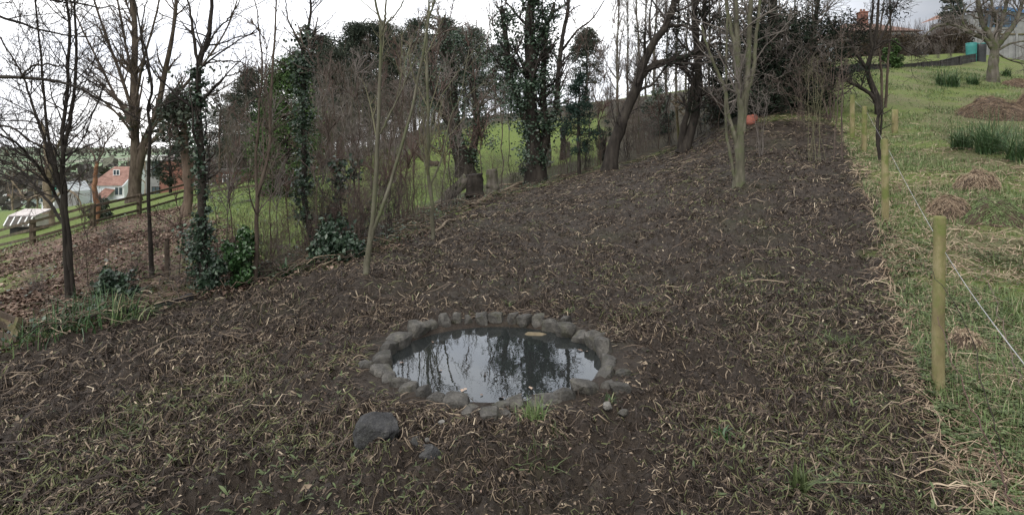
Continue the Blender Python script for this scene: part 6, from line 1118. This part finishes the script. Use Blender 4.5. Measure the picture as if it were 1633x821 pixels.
# top hedge below the chimneyed house
def build_hedge():
    g = G(90); pts = [np.array([P(u, 90, d)[0], d]) for u, d in [(1325, 43), (1370, 44), (1420, 45), (1470, 45), (1510, 43), (1545, 42)]]; root = empty('hedge', (pts[0][0], pts[0][1], gz(*pts[0])), 'long brown winter hedge along the top of the slope below the chimneyed house', 'hedge'); n = 15000; b0 = np.array(root.location)
    t = g.random(n)*4.999; i = t.astype(int); f = (t-i)[:, None]; A = np.array(pts); c = A[i]*(1-f)+A[i+1]*f; zg = Z(c[:, 0], c[:, 1]); s = 44/F; topv = 52+12*fbm(t*2.2, 0*t, 0, 3, 5)-4; topz = CZ+(HZ-topv)*s; z = zg+(topz-zg)*g.random(n)**.7
    C = np.stack([c[:, 0], c[:, 1]+g.normal(0, .5, n), z], 1); V, Fc = leaves(C, g.uniform(.08, .22, n), g, (0, -.2, .4), .5, .2, .1); ac = Acc(); ac.add(V, Fc, rep(np.clip(g.normal(.35, .2, n)+.2*(fbm(t*4, z, 0, 2, 8)-.5), 0, 1), 4)); ac.build('foliage', HEDGELEAF, root, b0)
    m = 900; t = g.random(m)*4.999; i = t.astype(int); f = (t-i)[:, None]; c = A[i]*(1-f)+A[i+1]*f; zg = Z(c[:, 0], c[:, 1]); p0 = np.stack([c[:, 0], c[:, 1]-.1, zg], 1); p2 = p0+np.stack([g.normal(0, .5, m), g.normal(0, .4, m), g.uniform(1.2, 2.9, m)], 1); V, Fc = tubes(np.stack([p0, (p0+p2)/2+g.normal(size=(m, 3))*.1, p2], 1), np.array([[.02, .014, .006]])*np.ones((m, 1)), 3); ac = Acc(); ac.add(V, Fc); ac.build('stem', TWIG_BROWN, root, b0)
build_hedge()
ts = [proto_scrub(86, TWIG_GREY, 30, 2.4, 'grey leafless bush in front of the top hedge', 'grey bushes along the top hedge', 'hedge_bush')]; PROTOS += ts
IT = []
for u, d, hv in [(1340, 40, 66), (1365, 41, 62), (1395, 41, 72), (1450, 41, 68), (1475, 40, 56), (1495, 39, 58), (1515, 39, 64), (1540, 39, 66), (1330, 36, 90), (1350, 36, 85)]: IT.append((u, d, place(ts[0], u, d, top_h(u, hv, d)/2.3, rp.uniform(0, 6.28))))
by_order(IT, 'grey leafless bush in front of the top hedge')
# valley: hedgerows, a few field trees, the far wood
def far_mass(name, label, segs, h, seed, mat, n):
    g = G(seed); ac = Acc()
    for (x0, y0, x1, y1) in segs:
        L_ = math.hypot(x1-x0, y1-y0); m = int(n*L_); t = g.random(m); x = x0+(x1-x0)*t; y = y0+(y1-y0)*t+g.normal(0, h*.3, m); tt = fbm(x*.07, y*.07, 0, 3, seed); hh = h*(.35+1.2*tt); z = Z(x, y)+hh*g.random(m); V, Fc = leaves(np.stack([x, y, z], 1), g.uniform(.35, .8, m)*h*.5, g, (0, -.5, .3), .8, .2, 0); ac.add(V, Fc, rep(np.clip(g.normal(.5, .2, m), 0, 1), 4))
    tag(ac.build(name, mat), label, kind='stuff')
FARM = tint_mat('far_woodland', [(0, (.055, .052, .05)), (.6, (.10, .095, .085)), (1, (.13, .14, .10))], .95, .1)
far_mass('distant_hedgerows', 'brown winter hedgerows and copses between the far fields', [(-260, 270, -150, 290), (-420, 420, -180, 450), (-620, 620, -230, 660), (-900, 900, -350, 980), (-400, 430, -620, 620), (-240, 440, -330, 640), (-200, 200, -100, 215), (-500, 640, -700, 900)], 7, 91, FARM, 2.2)
far_mass('distant_wood', 'grey wooded ridge along the far horizon', [(-2200, 2150, -900, 2300), (-900, 2300, 0, 2400), (-1500, 1500, -700, 1600)], 26, 92, FARM, 1.6)
far_mass('valley_trees', 'bare brown trees round the houses in the valley', [(-112, 118, -70, 122), (-100, 135, -55, 140), (-80, 90, -58, 86), (-140, 150, -60, 165)], 6, 93, FARM, 9)
gf = 'leafless trees round the valley houses'; fb = proto_bare(75, 10, .2, 'bare_tree', BARK_BEIGE, TWIG_BROWN, (26, 150, 500), (25, 55), 'distant leafless tree standing near the valley houses', 'tree', gf); PROTOS.append(fb); IT = []
for u, d, v in [(20, 85, 262), (45, 100, 266), (105, 95, 262), (232, 66, 225), (138, 105, 255), (205, 90, 245), (60, 60, 265)]: IT.append((u, d, place(fb, u, d, max(.3, top_h(u, v, d)/10), rp.uniform(0, 6.28))))
by_order(IT, 'distant leafless tree near the valley houses')
c = P(90, 325, 52); c[2] = gz(c[0], 52); root = empty('board_fence', c, 'pale blue-grey board fence behind the beige tree on the lower lawn', 'fence')
for i in range(11): one('box', 'board', CONC, root, -.2+.2*i, -.2+.2*i+.188, (0 if i % 2 else .015), .04, -.6, 1.55)
for p in PROTOS:
    if 'used' in p: del p['used']
for o in bpy.data.objects:
    if 'used' in o: del o['used']
